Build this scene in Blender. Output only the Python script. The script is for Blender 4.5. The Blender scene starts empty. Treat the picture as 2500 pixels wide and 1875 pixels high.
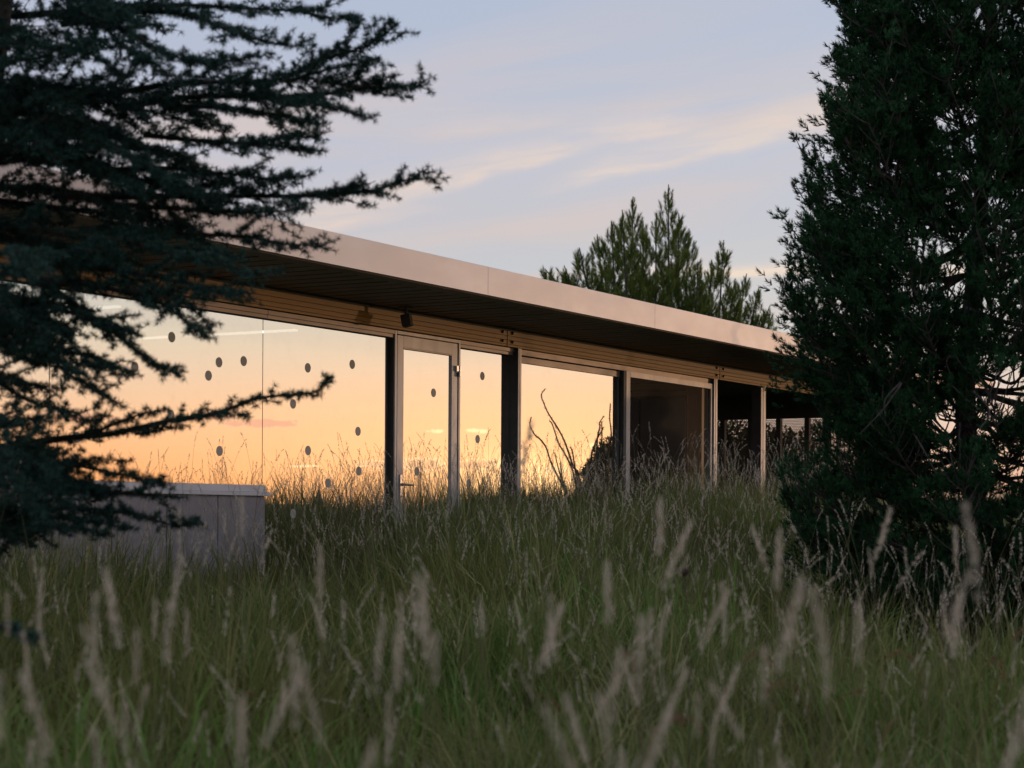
import bpy, math, random
import numpy as np
from mathutils import Matrix, Vector
random.seed(7)
rng = np.random.default_rng(11)
sc = bpy.context.scene
COL = sc.collection

# ------------------------------------------------------------------ camera
FPX = 4722.0            # focal length in pixels of the 2500 px wide photograph
ROLL = 0.006
HOR = 1266.0            # row of the horizon
EYE = 1.25
cam_d = bpy.data.cameras.new('camera')
cam = bpy.data.objects.new('camera', cam_d)
COL.objects.link(cam)
cam_d.sensor_width = 36.0
cam_d.lens = FPX * 36.0 / 2500.0
cam_d.shift_y = (HOR - 937.5) / 2500.0
cam_d.clip_start = 0.05
cam_d.clip_end = 6000.0
cam_d.dof.use_dof = True
cam_d.dof.focus_distance = 17.0
cam_d.dof.aperture_fstop = 4.0
cam.matrix_world = Matrix.Translation((0, 0, EYE)) @ Matrix.Rotation(math.pi / 2, 4, 'X') @ Matrix.Rotation(ROLL, 4, 'Z')
sc.camera = cam

# ------------------------------------------------------------------ exposure
sc.view_settings.view_transform = 'Standard'
sc.view_settings.look = 'None'
sc.view_settings.gamma = 1.0
sc.view_settings.exposure = 0.0
sc.view_settings.use_curve_mapping = False
sc.cycles.use_denoising = True
sc.cycles.max_bounces = 8
sc.cycles.transparent_max_bounces = 16
sc.cycles.sample_clamp_indirect = 4.0

# ------------------------------------------------------------------ world: dusk sky
SUN_AZ, SUN_EL = 58.3, 0.42      # degrees, azimuth from the view axis to the right
world = bpy.data.worlds.new('World')
sc.world = world
world.use_nodes = True
wt = world.node_tree
wt.nodes.clear()


class E:
    """small expression builder over math nodes"""
    def __init__(s, nt, sock): s.nt, s.s = nt, sock
    def _m(s, op, *a, clamp=False):
        n = s.nt.nodes.new('ShaderNodeMath'); n.operation = op; n.use_clamp = clamp
        for i, v in enumerate((s,) + a):
            if isinstance(v, E): s.nt.links.new(v.s, n.inputs[i])
            else: n.inputs[i].default_value = v
        return E(s.nt, n.outputs[0])
    def __add__(s, o): return s._m('ADD', o)
    __radd__ = __add__
    def __sub__(s, o): return s._m('SUBTRACT', o)
    def __mul__(s, o): return s._m('MULTIPLY', o)
    __rmul__ = __mul__
    def __truediv__(s, o): return s._m('DIVIDE', o)
    def neg(s): return s._m('MULTIPLY', -1.0)
    def sq(s): return s._m('MULTIPLY', s)
    def exp(s): return s._m('EXPONENT')
    def clamp(s): return s._m('ADD', 0.0, clamp=True)
    def ss(s, a, b):
        n = s.nt.nodes.new('ShaderNodeMapRange'); n.interpolation_type = 'SMOOTHSTEP'
        s.nt.links.new(s.s, n.inputs[0]); n.inputs[1].default_value = a; n.inputs[2].default_value = b
        return E(s.nt, n.outputs[0])
    def gauss(s, c, w): return ((s - c) * (1.0 / w)).sq().neg().exp()


def node(nt, t, **kw):
    n = nt.nodes.new(t)
    for k, v in kw.items(): setattr(n, k, v)
    return n


def mixc(nt, f, a, b, mode='MIX'):
    n = node(nt, 'ShaderNodeMix', data_type='RGBA', blend_type=mode)
    n.clamp_factor = False
    for sock, v in ((n.inputs[0], f), (n.inputs[6], a), (n.inputs[7], b)):
        if isinstance(v, E): nt.links.new(v.s, sock)
        elif hasattr(v, 'links'): nt.links.new(v, sock)
        elif isinstance(v, (int, float)): sock.default_value = v
        else: sock.default_value = (*v, 1.0)
    return n.outputs[2]


def ramp(nt, fac, stops, interp='LINEAR'):
    n = node(nt, 'ShaderNodeValToRGB'); n.color_ramp.interpolation = interp
    el = n.color_ramp.elements
    while len(el) < len(stops): el.new(0.5)
    for e, (p, c) in zip(el, stops):
        e.position = p; e.color = (*c, 1.0)
    nt.links.new(fac.s if isinstance(fac, E) else fac, n.inputs[0])
    return n.outputs[0]


def comb(nt, x, y, z):
    n = node(nt, 'ShaderNodeCombineXYZ')
    for i, v in enumerate((x, y, z)):
        if isinstance(v, E): nt.links.new(v.s, n.inputs[i])
        else: n.inputs[i].default_value = v
    return n.outputs[0]


def noise(nt, vec, scale, detail=4.0, rough=0.55, dist=0.0):
    n = node(nt, 'ShaderNodeTexNoise')
    if vec is not None: nt.links.new(vec, n.inputs['Vector'])
    n.inputs['Scale'].default_value = scale; n.inputs['Detail'].default_value = detail
    n.inputs['Roughness'].default_value = rough; n.inputs['Distortion'].default_value = dist
    return E(nt, n.outputs[0])


def build_world():
    nt = wt
    tc = node(nt, 'ShaderNodeTexCoord')
    sep = node(nt, 'ShaderNodeSeparateXYZ'); nt.links.new(tc.outputs['Generated'], sep.inputs[0])
    X, Y, Z = (E(nt, sep.outputs[i]) for i in range(3))
    DEG = 57.29578
    az = X._m('ARCTAN2', Y) * DEG
    el = Z._m('ARCSINE') * DEG
    # angular distance in azimuth from the sunset
    rel = (X * math.cos(math.radians(60)) - Y * math.sin(math.radians(60)))._m('ARCTAN2', X * math.sin(math.radians(60)) + Y * math.cos(math.radians(60)))
    rel = rel * DEG      # 0 at azimuth 60
    side = (rel * (1 / 46.0)).sq().neg().exp()
    e01 = (el * (1 / 40.0)).clamp()
    k = 1 / 40.0
    away = ramp(nt, e01, [(0.0, (.78, .52, .42)), (1.6 * k, (.80, .60, .50)), (4.2 * k, (.63, .58, .56)), (6.2 * k, (.56, .57, .60)),
                          (8.5 * k, (.56, .545, .595)), (11.0 * k, (.52, .54, .64)), (14.5 * k, (.45, .51, .65)), (24 * k, (.43, .49, .63)), (1.0, (.42, .48, .61))])
    sunw = ramp(nt, e01, [(0.0, (1.12, .36, .09)), (0.8 * k, (1.22, .48, .14)), (1.9 * k, (1.22, .605, .285)), (3.1 * k, (1.13, .705, .43)),
                          (4.4 * k, (1.00, .765, .56)), (5.6 * k, (.86, .79, .63)), (7.0 * k, (.70, .75, .72)), (10 * k, (.58, .65, .74)), (24 * k, (.44, .50, .64)), (1.0, (.42, .48, .61))])
    col = mixc(nt, side, away, sunw)
    # broad glow round the set sun
    glow = (rel * (1 / 9.0)).sq() + ((el - 0.9) * (1 / 2.6)).sq()
    col = mixc(nt, glow.neg().exp() * 0.7, col, (1.72, 1.02, .49))
    hot = (rel * (1 / 2.2)).sq() + ((el - 1.0) * (1 / 0.7)).sq()
    col = mixc(nt, hot.neg().exp() * 0.6, col, (3.2, 2.0, .9))
    # thin veils of cirrus over the lower sky
    tilt = el - az * 0.13
    v = comb(nt, az * 0.06, tilt * 0.55, 0.0)
    veil = noise(nt, v, 1.0, 5.0, 0.5, 0.4).ss(0.42, 0.70)
    band = el.ss(3.5, 8.0) * (el * 1.0).ss(17.0, 9.5)
    col = mixc(nt, veil * band * 0.9, col, (.70, .585, .55))
    fine = noise(nt, comb(nt, az * 0.35, tilt * 2.2, 3.0), 1.0, 6.0, 0.6, 0.6)
    # streak clouds
    wob = (noise(nt, comb(nt, az * 0.5, el * 0.3, 7.0), 1.0, 3.0) - 0.5) * 0.9
    def streak(a0, e0, slope, curve, w0, w1, alo, ahi, amt, colr):
        nonlocal col
        t = az - a0
        line = t * slope + t.sq() * curve + e0
        w = t * ((w1 - w0) / (ahi - alo)) + (w0 + (w1 - w0) * (a0 - alo) / (ahi - alo))
        d = (el + wob * 0.5 - line)
        # sharp lower edge and a soft upper edge
        up = (d / (w * 1.5)).sq().neg().exp() * d.ss(-0.02, 0.02)
        dn = (d / (w * 0.45)).sq().neg().exp() * d.ss(0.02, -0.02)
        m = (up + dn).clamp() * az.ss(alo, alo + 2.4) * az.ss(ahi, ahi - 2.6) * (fine.ss(.25, .7) * 1.0 + 0.25)
        halo = (d / (w * 3.2)).sq().neg().exp() * az.ss(alo - 1.5, alo + 3) * az.ss(ahi + 1.5, ahi - 3) * (veil * .6 + .4)
        col = mixc(nt, halo * (amt * .45), col, tuple(.5 * c_ + .5 * q_ for c_, q_ in zip(colr, (.60, .55, .58))))
        col = mixc(nt, m.clamp() * amt, col, colr)
    streak(0.0, 10.35, 0.27, -0.010, 0.55, 0.24, -7.8, 6.6, 0.66, (.84, .68, .58))
    streak(4.5, 10.45, 0.23, 0.0, 0.2, 0.8, 0.2, 15.5, 0.62, (.84, .69, .59))
    streak(-0.3, 11.45, 0.10, 0.0, 0.30, 0.14, -3.8, 2.8, 0.40, (.72, .63, .60))
    streak(8.0, 7.15, -0.02, 0.0, 0.12, 0.42, 3.0, 22.0, 0.80, (.92, .74, .58))
    streak(-5.0, 8.5, 0.20, 0.0, 0.30, 0.20, -11.0, -1.5, 0.35, (.78, .64, .58))
    # small low cumulus near the sunset: (azimuth seen in the glass, elevation, half width, half height)
    cn = noise(nt, comb(nt, az * 2.0, el * 5.0, 0.0), 1.0, 6.0, 0.65)
    cn2 = noise(nt, comb(nt, az * 6.0, el * 9.0, 5.0), 1.0, 4.0, 0.6)
    clouds = [(-7.4, 2.74, 1.15, .14, 0), (-8.6, 2.9, .8, .07, 0), (-4.06, 1.57, .50, .10, 1), (-2.57, 1.6, .62, .16, 1), (-1.03, 1.58, .62, .15, 1),
              (-2.25, 2.57, .28, .06, 2), (-1.03, 2.60, .36, .08, 2), (2.6, 2.15, .42, .13, 2), (1.3, 1.45, .42, .10, 2), (-6.1, 1.5, .45, .04, 2), (-12.6, 2.85, 1.1, .13, 0),
              (9.0, 2.4, 1.4, .2, 0), (16.0, 2.9, 2.5, .25, 0), (30.0, 3.4, 3.0, .3, 0)]
    for va, ce, ha, he, kind in clouds:
        ca = 60.8 - va
        r = (((az - ca) * (1 / ha)).sq() + ((el - ce) * (1 / he)).sq()) + (cn - 0.5) * 5.2 + (cn2 - 0.5) * 2.0
        body = r.ss(1.15, 0.35)
        if kind == 2:
            col = mixc(nt, body * 0.6, col, (1.9, 1.45, .8))
        else:
            rim = r.ss(1.7, 0.9)
            col = mixc(nt, rim * (0.55 if kind == 1 else 0.18), col, (1.9, 1.4, .75) if kind == 1 else (1.25, .82, .55))
            col = mixc(nt, body * 0.75, col, (1.15, .62, .33) if kind == 1 else (1.02, .52, .36))
    # below the horizon: dim ground glow
    col = mixc(nt, el.ss(0.0, -1.5), col, (.10, .085, .06))
    bg = node(nt, 'ShaderNodeBackground'); nt.links.new(col, bg.inputs[0]); bg.inputs[1].default_value = 0.98
    sky = node(nt, 'ShaderNodeTexSky', sky_type='NISHITA')
    sky.sun_disc = False; sky.sun_elevation = math.radians(SUN_EL); sky.sun_rotation = math.radians(SUN_AZ)
    bg2 = node(nt, 'ShaderNodeBackground'); nt.links.new(sky.outputs[0], bg2.inputs[0]); bg2.inputs[1].default_value = 0.012
    add = node(nt, 'ShaderNodeAddShader'); nt.links.new(bg.outputs[0], add.inputs[0]); nt.links.new(bg2.outputs[0], add.inputs[1])
    out = node(nt, 'ShaderNodeOutputWorld'); nt.links.new(add.outputs[0], out.inputs[0])


build_world()
sun_d = bpy.data.lights.new('sun', 'SUN')
sun_d.energy = 0.25; sun_d.color = (1.0, 0.58, 0.32); sun_d.angle = math.radians(0.5)
sun = bpy.data.objects.new('sun', sun_d); COL.objects.link(sun)
_a, _e = math.radians(SUN_AZ), math.radians(SUN_EL)
sdir = Vector((math.sin(_a) * math.cos(_e), math.cos(_a) * math.cos(_e), math.sin(_e)))
sun.rotation_euler = sdir.to_track_quat('Z', 'Y').to_euler()
sun.location = (20, 12, 6)

# ------------------------------------------------------------------ geometry of the place
FA = math.atan(2770.0 / 4722.0)              # bearing of the long facade
DX, DY = math.sin(FA), math.cos(FA)          # along the facade
NX, NY = DY, -DX                             # outward normal
DF = 9.3                                     # distance camera - glass plane


def ray(px, py):
    u = ((px - 1250) + ROLL * (py - HOR)) / FPX
    w = -((py - HOR) - ROLL * (px - 1250)) / FPX
    return u, w


def at(px, py, Y):
    u, w = ray(px, py)
    return Vector((u * Y, Y, EYE + w * Y))


def fac(px, py, q=0.0):
    """point of the plane parallel to the glass at depth q (inwards): returns (t, z)"""
    u, w = ray(px, py)
    Y = (DF + q) / (DX - DY * u)
    return Y * (DY + DX * u), EYE + w * Y


def T(px, q=0.0, py=1000): return fac(px, py, q)[0]


def loc2w(t, q, z=0.0): return Vector((t * DX - (DF + q) * NX, t * DY - (DF + q) * NY, z))


def w2loc(x, y):
    t = x * DX + y * DY
    q = -(x * NX + y * NY) - DF
    return t, q


def sstep(a, b, x):
    k = np.clip((x - a) / (b - a), 0, 1)
    return k * k * (3 - 2 * k)


def ground_z(x, y):
    x = np.asarray(x, float); y = np.asarray(y, float)
    t = x * DX + y * DY; q = -(x * NX + y * NY) - DF
    rise = sstep(-7.0, -0.8, q) * (0.17 + 0.46 * sstep(10.5, 15.0, t)) * sstep(60, 34, t) * sstep(-6, 2, t)
    r = np.hypot(x, y)
    und = 0.05 * np.sin(x * 0.7 + 1) * np.cos(y * 0.6) * sstep(3, 9, r) + 0.12 * np.sin(x * .11 + y * .07) * sstep(30, 60, r)
    far = sstep(80, 900, r) * 1.0 + .58 * np.exp(-((x - 11.5) ** 2 + (y - 19.5) ** 2) / 42.0) * sstep(.2, -2.5, q)
    return rise + und * sstep(0.5, -1.0, q) + far - 0.02


# ------------------------------------------------------------------ materials
def mat(name, base=(.5, .5, .5), rough=0.6, metal=0.0, spec=0.4):
    m = bpy.data.materials.new(name); m.use_nodes = True
    b = m.node_tree.nodes['Principled BSDF']
    b.inputs['Base Color'].default_value = (*base, 1); b.inputs['Roughness'].default_value = rough
    b.inputs['Metallic'].default_value = metal; b.inputs['Specular IOR Level'].default_value = spec
    return m, m.node_tree, b


def noisy(name, a, b_, scale, rough=(.5, .7), metal=0.0, spec=.4, stretch=(1, 1, 1), bump=0.0, detail=5.0, lo=.35, hi=.65):
    m, nt, b = mat(name, a, rough[0], metal, spec)
    tc = node(nt, 'ShaderNodeTexCoord'); mp = node(nt, 'ShaderNodeMapping'); mp.inputs['Scale'].default_value = stretch
    nt.links.new(tc.outputs['Object'], mp.inputs[0])
    n = noise(nt, mp.outputs[0], scale, detail, .6)
    nt.links.new(mixc(nt, n.ss(lo, hi), a, b_), b.inputs['Base Color'])
    n2 = noise(nt, mp.outputs[0], scale * 2.7, 3.0)
    nt.links.new((n2 * (rough[1] - rough[0]) + rough[0]).s, b.inputs['Roughness'])
    if bump:
        bp = node(nt, 'ShaderNodeBump'); bp.inputs['Strength'].default_value = bump; bp.inputs['Distance'].default_value = .01
        nt.links.new(n.s, bp.inputs['Height']); nt.links.new(bp.outputs[0], b.inputs['Normal'])
    return m


M = {}
M['fascia'] = noisy('brushed_fascia_metal', (.54, .52, .525), (.50, .47, .468), 1.3, (.38, .46), metal=.7, spec=.5, stretch=(1, 1, 2.2), detail=6)
M['alu'] = noisy('satin_aluminium', (.47, .46, .465), (.41, .40, .405), 6, (.35, .5), metal=.35, stretch=(1, 1, .2))
M['alu_light'] = noisy('pale_anodised_sill', (.74, .72, .74), (.66, .64, .66), 4, (.4, .55), metal=.1, stretch=(.3, 1, 1))
M['alu_warm'] = noisy('bronze_tinted_aluminium', (.36, .315, .285), (.31, .27, .245), 5, (.38, .5), metal=.4, stretch=(.3, 1, 1))
M['dark_metal'] = noisy('dark_grey_powder_coat', (.075, .076, .070), (.095, .092, .086), 8, (.45, .6), spec=.35)
M['soffit'] = noisy('dark_bronze_soffit', (.125, .098, .076), (.155, .120, .092), 3, (.45, .6), spec=.3)
M['black'] = mat('black_gap', (.008, .008, .008), .9, 0, .1)[0]
M['steel'] = mat('steel', (.55, .54, .53), .28, 1.0)[0]
M['bolt'] = mat('dark_bolt', (.05, .045, .04), .35, .9)[0]
M['panel'] = noisy('mauve_grey_cladding', (.33, .285, .285), (.37, .32, .315), 26, (.55, .7), spec=.3, detail=8)
M['inner'] = noisy('dark_interior', (.035, .033, .032), (.05, .046, .043), 2, (.7, .8), spec=.2)
M['floor_in'] = noisy('interior_floor', (.07, .065, .06), (.09, .085, .08), 2, (.3, .5))
M['roof'] = noisy('roof_membrane', (.20, .20, .20), (.26, .26, .25), 2, (.7, .9))


def wood_mat(name, a, b_, c):
    m, nt, b = mat(name, a, .5, 0, .4)
    tc = node(nt, 'ShaderNodeTexCoord'); mp = node(nt, 'ShaderNodeMapping'); mp.inputs['Scale'].default_value = (.5, 9, 14)
    nt.links.new(tc.outputs['Object'], mp.inputs[0])
    oi = node(nt, 'ShaderNodeObjectInfo')
    n = noise(nt, mp.outputs[0], 4.0, 8.0, .65, .8)
    n2 = noise(nt, tc.outputs['Object'], .9, 3.0)
    c1 = mixc(nt, n.ss(.3, .7), a, b_)
    c2 = mixc(nt, n2.ss(.5, .78) * .55, c1, c)
    c3 = mixc(nt, E(nt, oi.outputs['Random']) * .35, c2, tuple(v * .72 for v in a))
    nt.links.new(c3, b.inputs['Base Color'])
    bp = node(nt, 'ShaderNodeBump'); bp.inputs['Strength'].default_value = .25; bp.inputs['Distance'].default_value = .004
    nt.links.new(n.s, bp.inputs['Height']); nt.links.new(bp.outputs[0], b.inputs['Normal'])
    return m


M['wood'] = wood_mat('golden_larch_board', (.70, .39, .125), (.58, .31, .09), (.44, .28, .14))
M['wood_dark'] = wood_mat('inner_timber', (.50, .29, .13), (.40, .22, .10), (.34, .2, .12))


def glass_mat():
    m = bpy.data.materials.new('coated_glass'); m.use_nodes = True
    nt = m.node_tree; nt.nodes.clear()
    g = node(nt, 'ShaderNodeBsdfGlossy'); g.inputs['Roughness'].default_value = 0.0; g.inputs['Color'].default_value = (1, .985, .955, 1)
    t = node(nt, 'ShaderNodeBsdfTransparent'); t.inputs['Color'].default_value = (.55, .58, .57, 1)
    mx = node(nt, 'ShaderNodeMixShader'); mx.inputs[0].default_value = .84
    nt.links.new(t.outputs[0], mx.inputs[1]); nt.links.new(g.outputs[0], mx.inputs[2])
    tc = node(nt, 'ShaderNodeTexCoord')
    n = noise(nt, tc.outputs['Object'], .8, 1.0)
    bp = node(nt, 'ShaderNodeBump'); bp.inputs['Strength'].default_value = .035; bp.inputs['Distance'].default_value = .02
    nt.links.new(n.s, bp.inputs['Height']); nt.links.new(bp.outputs[0], g.inputs['Normal'])
    # faint dirt
    d = node(nt, 'ShaderNodeBsdfDiffuse'); d.inputs['Color'].default_value = (.5, .47, .42, 1)
    n2 = noise(nt, tc.outputs['Object'], 5.0, 8.0, .7)
    mx2 = node(nt, 'ShaderNodeMixShader'); nt.links.new((n2.ss(.45, .8) * .05 + .01).s, mx2.inputs[0])
    nt.links.new(mx.outputs[0], mx2.inputs[1]); nt.links.new(d.outputs[0], mx2.inputs[2])
    o = node(nt, 'ShaderNodeOutputMaterial'); nt.links.new(mx2.outputs[0], o.inputs[0])
    m2 = bpy.data.materials.new('glass_inner_face'); m2.use_nodes = True
    nt = m2.node_tree; nt.nodes.clear()
    t = node(nt, 'ShaderNodeBsdfTransparent'); t.inputs['Color'].default_value = (.9, .93, .91, 1)
    o = node(nt, 'ShaderNodeOutputMaterial'); nt.links.new(t.outputs[0], o.inputs[0])
    return m, m2


M['glass'], M['glass_in'] = glass_mat()
m, nt, b = mat('frosted_sticker', (.36, .34, .31), .55, 0, .5); M['sticker'] = m; b.inputs['Base Color'].default_value = (.50, .455, .39, 1)


def emit_mat(name, col, s):
    m = bpy.data.materials.new(name); m.use_nodes = True
    nt = m.node_tree; nt.nodes.clear()
    e = node(nt, 'ShaderNodeEmission'); e.inputs[0].default_value = (*col, 1); e.inputs[1].default_value = s
    o = node(nt, 'ShaderNodeOutputMaterial'); nt.links.new(e.outputs[0], o.inputs[0])
    return m


M['tube'] = emit_mat('lit_lamp_tube', (1, .93, .84), 2.2)


def screen_mat(name, pitch, open_r, base, constant=None):
    m = bpy.data.materials.new(name); m.use_nodes = True
    nt = m.node_tree; b = nt.nodes['Principled BSDF']
    b.inputs['Base Color'].default_value = (*base, 1); b.inputs['Roughness'].default_value = .5; b.inputs['Metallic'].default_value = .3
    o = nt.nodes['Material Output']
    t = node(nt, 'ShaderNodeBsdfTransparent'); mx = node(nt, 'ShaderNodeMixShader')
    if constant is None:
        tc = node(nt, 'ShaderNodeTexCoord'); sep = node(nt, 'ShaderNodeSeparateXYZ'); nt.links.new(tc.outputs['Object'], sep.inputs[0])
        y, z = E(nt, sep.outputs[1]) * (1 / pitch), E(nt, sep.outputs[2]) * (1 / (pitch * .866))
        row = z._m('FLOOR')._m('MODULO', 2.0)._m('ABSOLUTE') * 0.5
        fy = (y + row)._m('FRACT') - 0.5
        fz = (z._m('FRACT') - 0.5) * .866
        d = (fy.sq() + fz.sq())._m('SQRT')
        f = d.ss(open_r + .04, open_r - .04)
        nt.links.new(f.s, mx.inputs[0])
    else:
        mx.inputs[0].default_value = constant
    nt.links.new(b.outputs[0], mx.inputs[1]); nt.links.new(t.outputs[0], mx.inputs[2]); nt.links.new(mx.outputs[0], o.inputs[0])
    return m


M['perf'] = screen_mat('perforated_sheet', .026, .31, (.10, .09, .085))
M['mesh'] = screen_mat('insect_mesh', .01, .3, (.02, .018, .018), constant=.91)


def leaf_mat(name, c1, c2, trans=.35, tint='tint', rough=.6, c3=None, c4=None):
    m = bpy.data.materials.new(name); m.use_nodes = True
    nt = m.node_tree; nt.nodes.clear()
    at_ = node(nt, 'ShaderNodeAttribute', attribute_name=tint)
    oi = node(nt, 'ShaderNodeObjectInfo')
    f = E(nt, at_.outputs['Fac'])
    c = mixc(nt, f, c1, c2)
    if c3 is not None: c = mixc(nt, E(nt, oi.outputs['Random']).ss(.45, 1.0) * .6, c, c3)
    if c4 is not None:
        gp = node(nt, 'ShaderNodeNewGeometry')
        c = mixc(nt, noise(nt, gp.outputs['Position'], .9, 3.0).ss(.42, .68) * .75, c, c4)
    d = node(nt, 'ShaderNodeBsdfPrincipled'); d.inputs['Roughness'].default_value = rough; d.inputs['Specular IOR Level'].default_value = .14
    t = node(nt, 'ShaderNodeBsdfTranslucent')
    nt.links.new(c, d.inputs['Base Color']); nt.links.new(c, t.inputs['Color'])
    mx = node(nt, 'ShaderNodeMixShader'); mx.inputs[0].default_value = trans
    nt.links.new(d.outputs[0], mx.inputs[1]); nt.links.new(t.outputs[0], mx.inputs[2])
    o = node(nt, 'ShaderNodeOutputMaterial'); nt.links.new(mx.outputs[0], o.inputs[0])
    return m


M['grass'] = leaf_mat('grass_blades', (.036, .120, .014), (.42, .37, .16), .24, rough=.5, c3=(.14, .30, .035), c4=(.17, .165, .035))
M['straw'] = leaf_mat('dry_straw', (.24, .21, .10), (.76, .65, .53), .40)
M['foxtail'] = leaf_mat('rust_foxtail', (.18, .10, .05), (.25, .15, .08), .3)
M['cedar'] = leaf_mat('cedar_needles', (.006, .025, .018), (.042, .106, .080), .06, rough=.5)
M['pine'] = leaf_mat('pine_needles', (.005, .022, .010), (.050, .150, .055), .08, rough=.5)
M['pine_far'] = leaf_mat('far_pine_needles', (.045, .085, .018), (.27, .32, .07), .25, rough=.55)
M['shrub'] = leaf_mat('shrub_leaves', (.035, .034, .012), (.15, .105, .035), .5)
M['bark'] = noisy('grey_bark', (.060, .048, .042), (.105, .088, .080), 22, (.8, .95), spec=.2, bump=.6)
M['bark_dark'] = noisy('dark_bark', (.030, .024, .020), (.050, .040, .033), 22, (.8, .95), spec=.2, bump=.6)
M['spire'] = noisy('slate_spire', (.07, .055, .05), (.10, .08, .07), .6, (.7, .8))
M['thorn'] = noisy('thorny_stem', (.045, .035, .022), (.075, .055, .035), 18, (.8, .9))
M['flower'] = noisy('dark_seed_head', (.03, .015, .012), (.06, .03, .02), 60, (.8, .9))
M['ground'] = noisy('meadow_soil', (.028, .030, .014), (.055, .050, .026), .6, (.9, 1), spec=.1, bump=.3, detail=10)
M['hill'] = noisy('far_hillside', (.030, .034, .020), (.050, .048, .030), .02, (.9, 1), spec=.1)


# ------------------------------------------------------------------ object helpers
def tag(o, label=None, cat=None, group=None, kind=None):
    if label: o['label'] = label
    if cat: o['category'] = cat
    if group: o['group'] = group
    if kind: o['kind'] = kind
    return o


def empty(name, loc=(0, 0, 0), rz=0.0, parent=None):
    o = bpy.data.objects.new(name, None); COL.objects.link(o)
    o.location = loc; o.rotation_euler = (0, 0, rz); o.empty_display_size = .3
    if parent: o.parent = parent
    return o


class MB:
    def __init__(s): s.v, s.f, s.mi = [], [], []
    def box(s, x0, x1, y0, y1, z0, z1, mi=0):
        b = len(s.v)
        s.v += [(x, y, z) for z in (z0, z1) for y in (y0, y1) for x in (x0, x1)]
        s.f += [tuple(b + i for i in q) for q in ((0, 2, 3, 1), (4, 5, 7, 6), (0, 1, 5, 4), (2, 6, 7, 3), (0, 4, 6, 2), (1, 3, 7, 5))]
        s.mi += [mi] * 6
        return s
    def prism(s, pts, h0, h1, axis='x', mi=0):
        """extrude a closed 2D outline along an axis"""
        b = len(s.v); n = len(pts)
        for h in (h0, h1):
            for p in pts:
                s.v.append({'x': (h, p[0], p[1]), 'y': (p[0], h, p[1]), 'z': (p[0], p[1], h)}[axis])
        s.f.append(tuple(range(b, b + n))[::-1]); s.f.append(tuple(range(b + n, b + 2 * n)))
        for i in range(n): s.f.append((b + i, b + (i + 1) % n, b + n + (i + 1) % n, b + n + i))
        s.mi += [mi] * (n + 2)
        return s
    def tube(s, pts, radii, n=6, cap=True, mi=0):
        pts = [Vector(p) for p in pts]; b0 = len(s.v)
        up = Vector((.13, .21, .97))
        for i, p in enumerate(pts):
            d = (pts[min(i + 1, len(pts) - 1)] - pts[max(i - 1, 0)])
            d = d.normalized() if d.length > 1e-9 else Vector((0, 0, 1))
            a = d.cross(up)
            if a.length < .05: a = d.cross(Vector((1, 0, 0)))
            a.normalize(); c = d.cross(a)
            r = radii[i] if hasattr(radii, '__len__') else radii
            for k in range(n):
                w = 2 * math.pi * k / n
                s.v.append(tuple(p + (a * math.cos(w) + c * math.sin(w)) * r))
        for i in range(len(pts) - 1):
            for k in range(n):
                k2 = (k + 1) % n
                s.f.append((b0 + i * n + k, b0 + i * n + k2, b0 + (i + 1) * n + k2, b0 + (i + 1) * n + k)); s.mi.append(mi)
        if cap:
            s.f.append(tuple(b0 + k for k in range(n))[::-1]); s.f.append(tuple(b0 + (len(pts) - 1) * n + k for k in range(n))); s.mi += [mi, mi]
        return s
    def lathe(s, prof, n=12, c=(0, 0), mi=0):
        b0 = len(s.v)
        for r, z in prof:
            for k in range(n):
                w = 2 * math.pi * k / n; s.v.append((c[0] + r * math.cos(w), c[1] + r * math.sin(w), z))
        for i in range(len(prof) - 1):
            for k in range(n):
                k2 = (k + 1) % n
                s.f.append((b0 + i * n + k, b0 + i * n + k2, b0 + (i + 1) * n + k2, b0 + (i + 1) * n + k)); s.mi.append(mi)
        return s
    def mesh(s, name, mats):
        me = bpy.data.meshes.new(name); me.from_pydata(s.v, [], s.f)
        for m_ in mats: me.materials.append(m_)
        me.polygons.foreach_set('material_index', s.mi)
        return me
    def build(s, name, mats, parent=None, bevel=0.0, smooth=False):
        if not isinstance(mats, (list, tuple)): mats = [mats]
        me = s.mesh(name, mats)
        o = bpy.data.objects.new(name, me); COL.objects.link(o)
        if parent: o.parent = parent
        if smooth: me.polygons.foreach_set('use_smooth', [True] * len(me.polygons))
        if bevel:
            bv = o.modifiers.new('bevel', 'BEVEL'); bv.width = bevel; bv.segments = 2; bv.limit_method = 'ANGLE'
        return o


def child(name, me, parent, loc=(0, 0, 0)):
    o = bpy.data.objects.new(name, me); COL.objects.link(o); o.parent = parent; o.location = loc
    return o


def np_mesh(name, V, F, mat_, tint=None):
    """V (n,3), F (m,3) triangle mesh"""
    me = bpy.data.meshes.new(name)
    me.vertices.add(len(V)); me.vertices.foreach_set('co', V.astype(np.float32).ravel())
    me.loops.add(len(F) * 3); me.loops.foreach_set('vertex_index', F.astype(np.int32).ravel())
    me.polygons.add(len(F)); me.polygons.foreach_set('loop_start', np.arange(0, len(F) * 3, 3, dtype=np.int32))
    me.polygons.foreach_set('loop_total', np.full(len(F), 3, np.int32))
    if tint is not None:
        a = me.attributes.new('tint', 'FLOAT', 'POINT'); a.data.foreach_set('value', tint.astype(np.float32))
    me.update(); me.materials.append(mat_)
    return me


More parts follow.
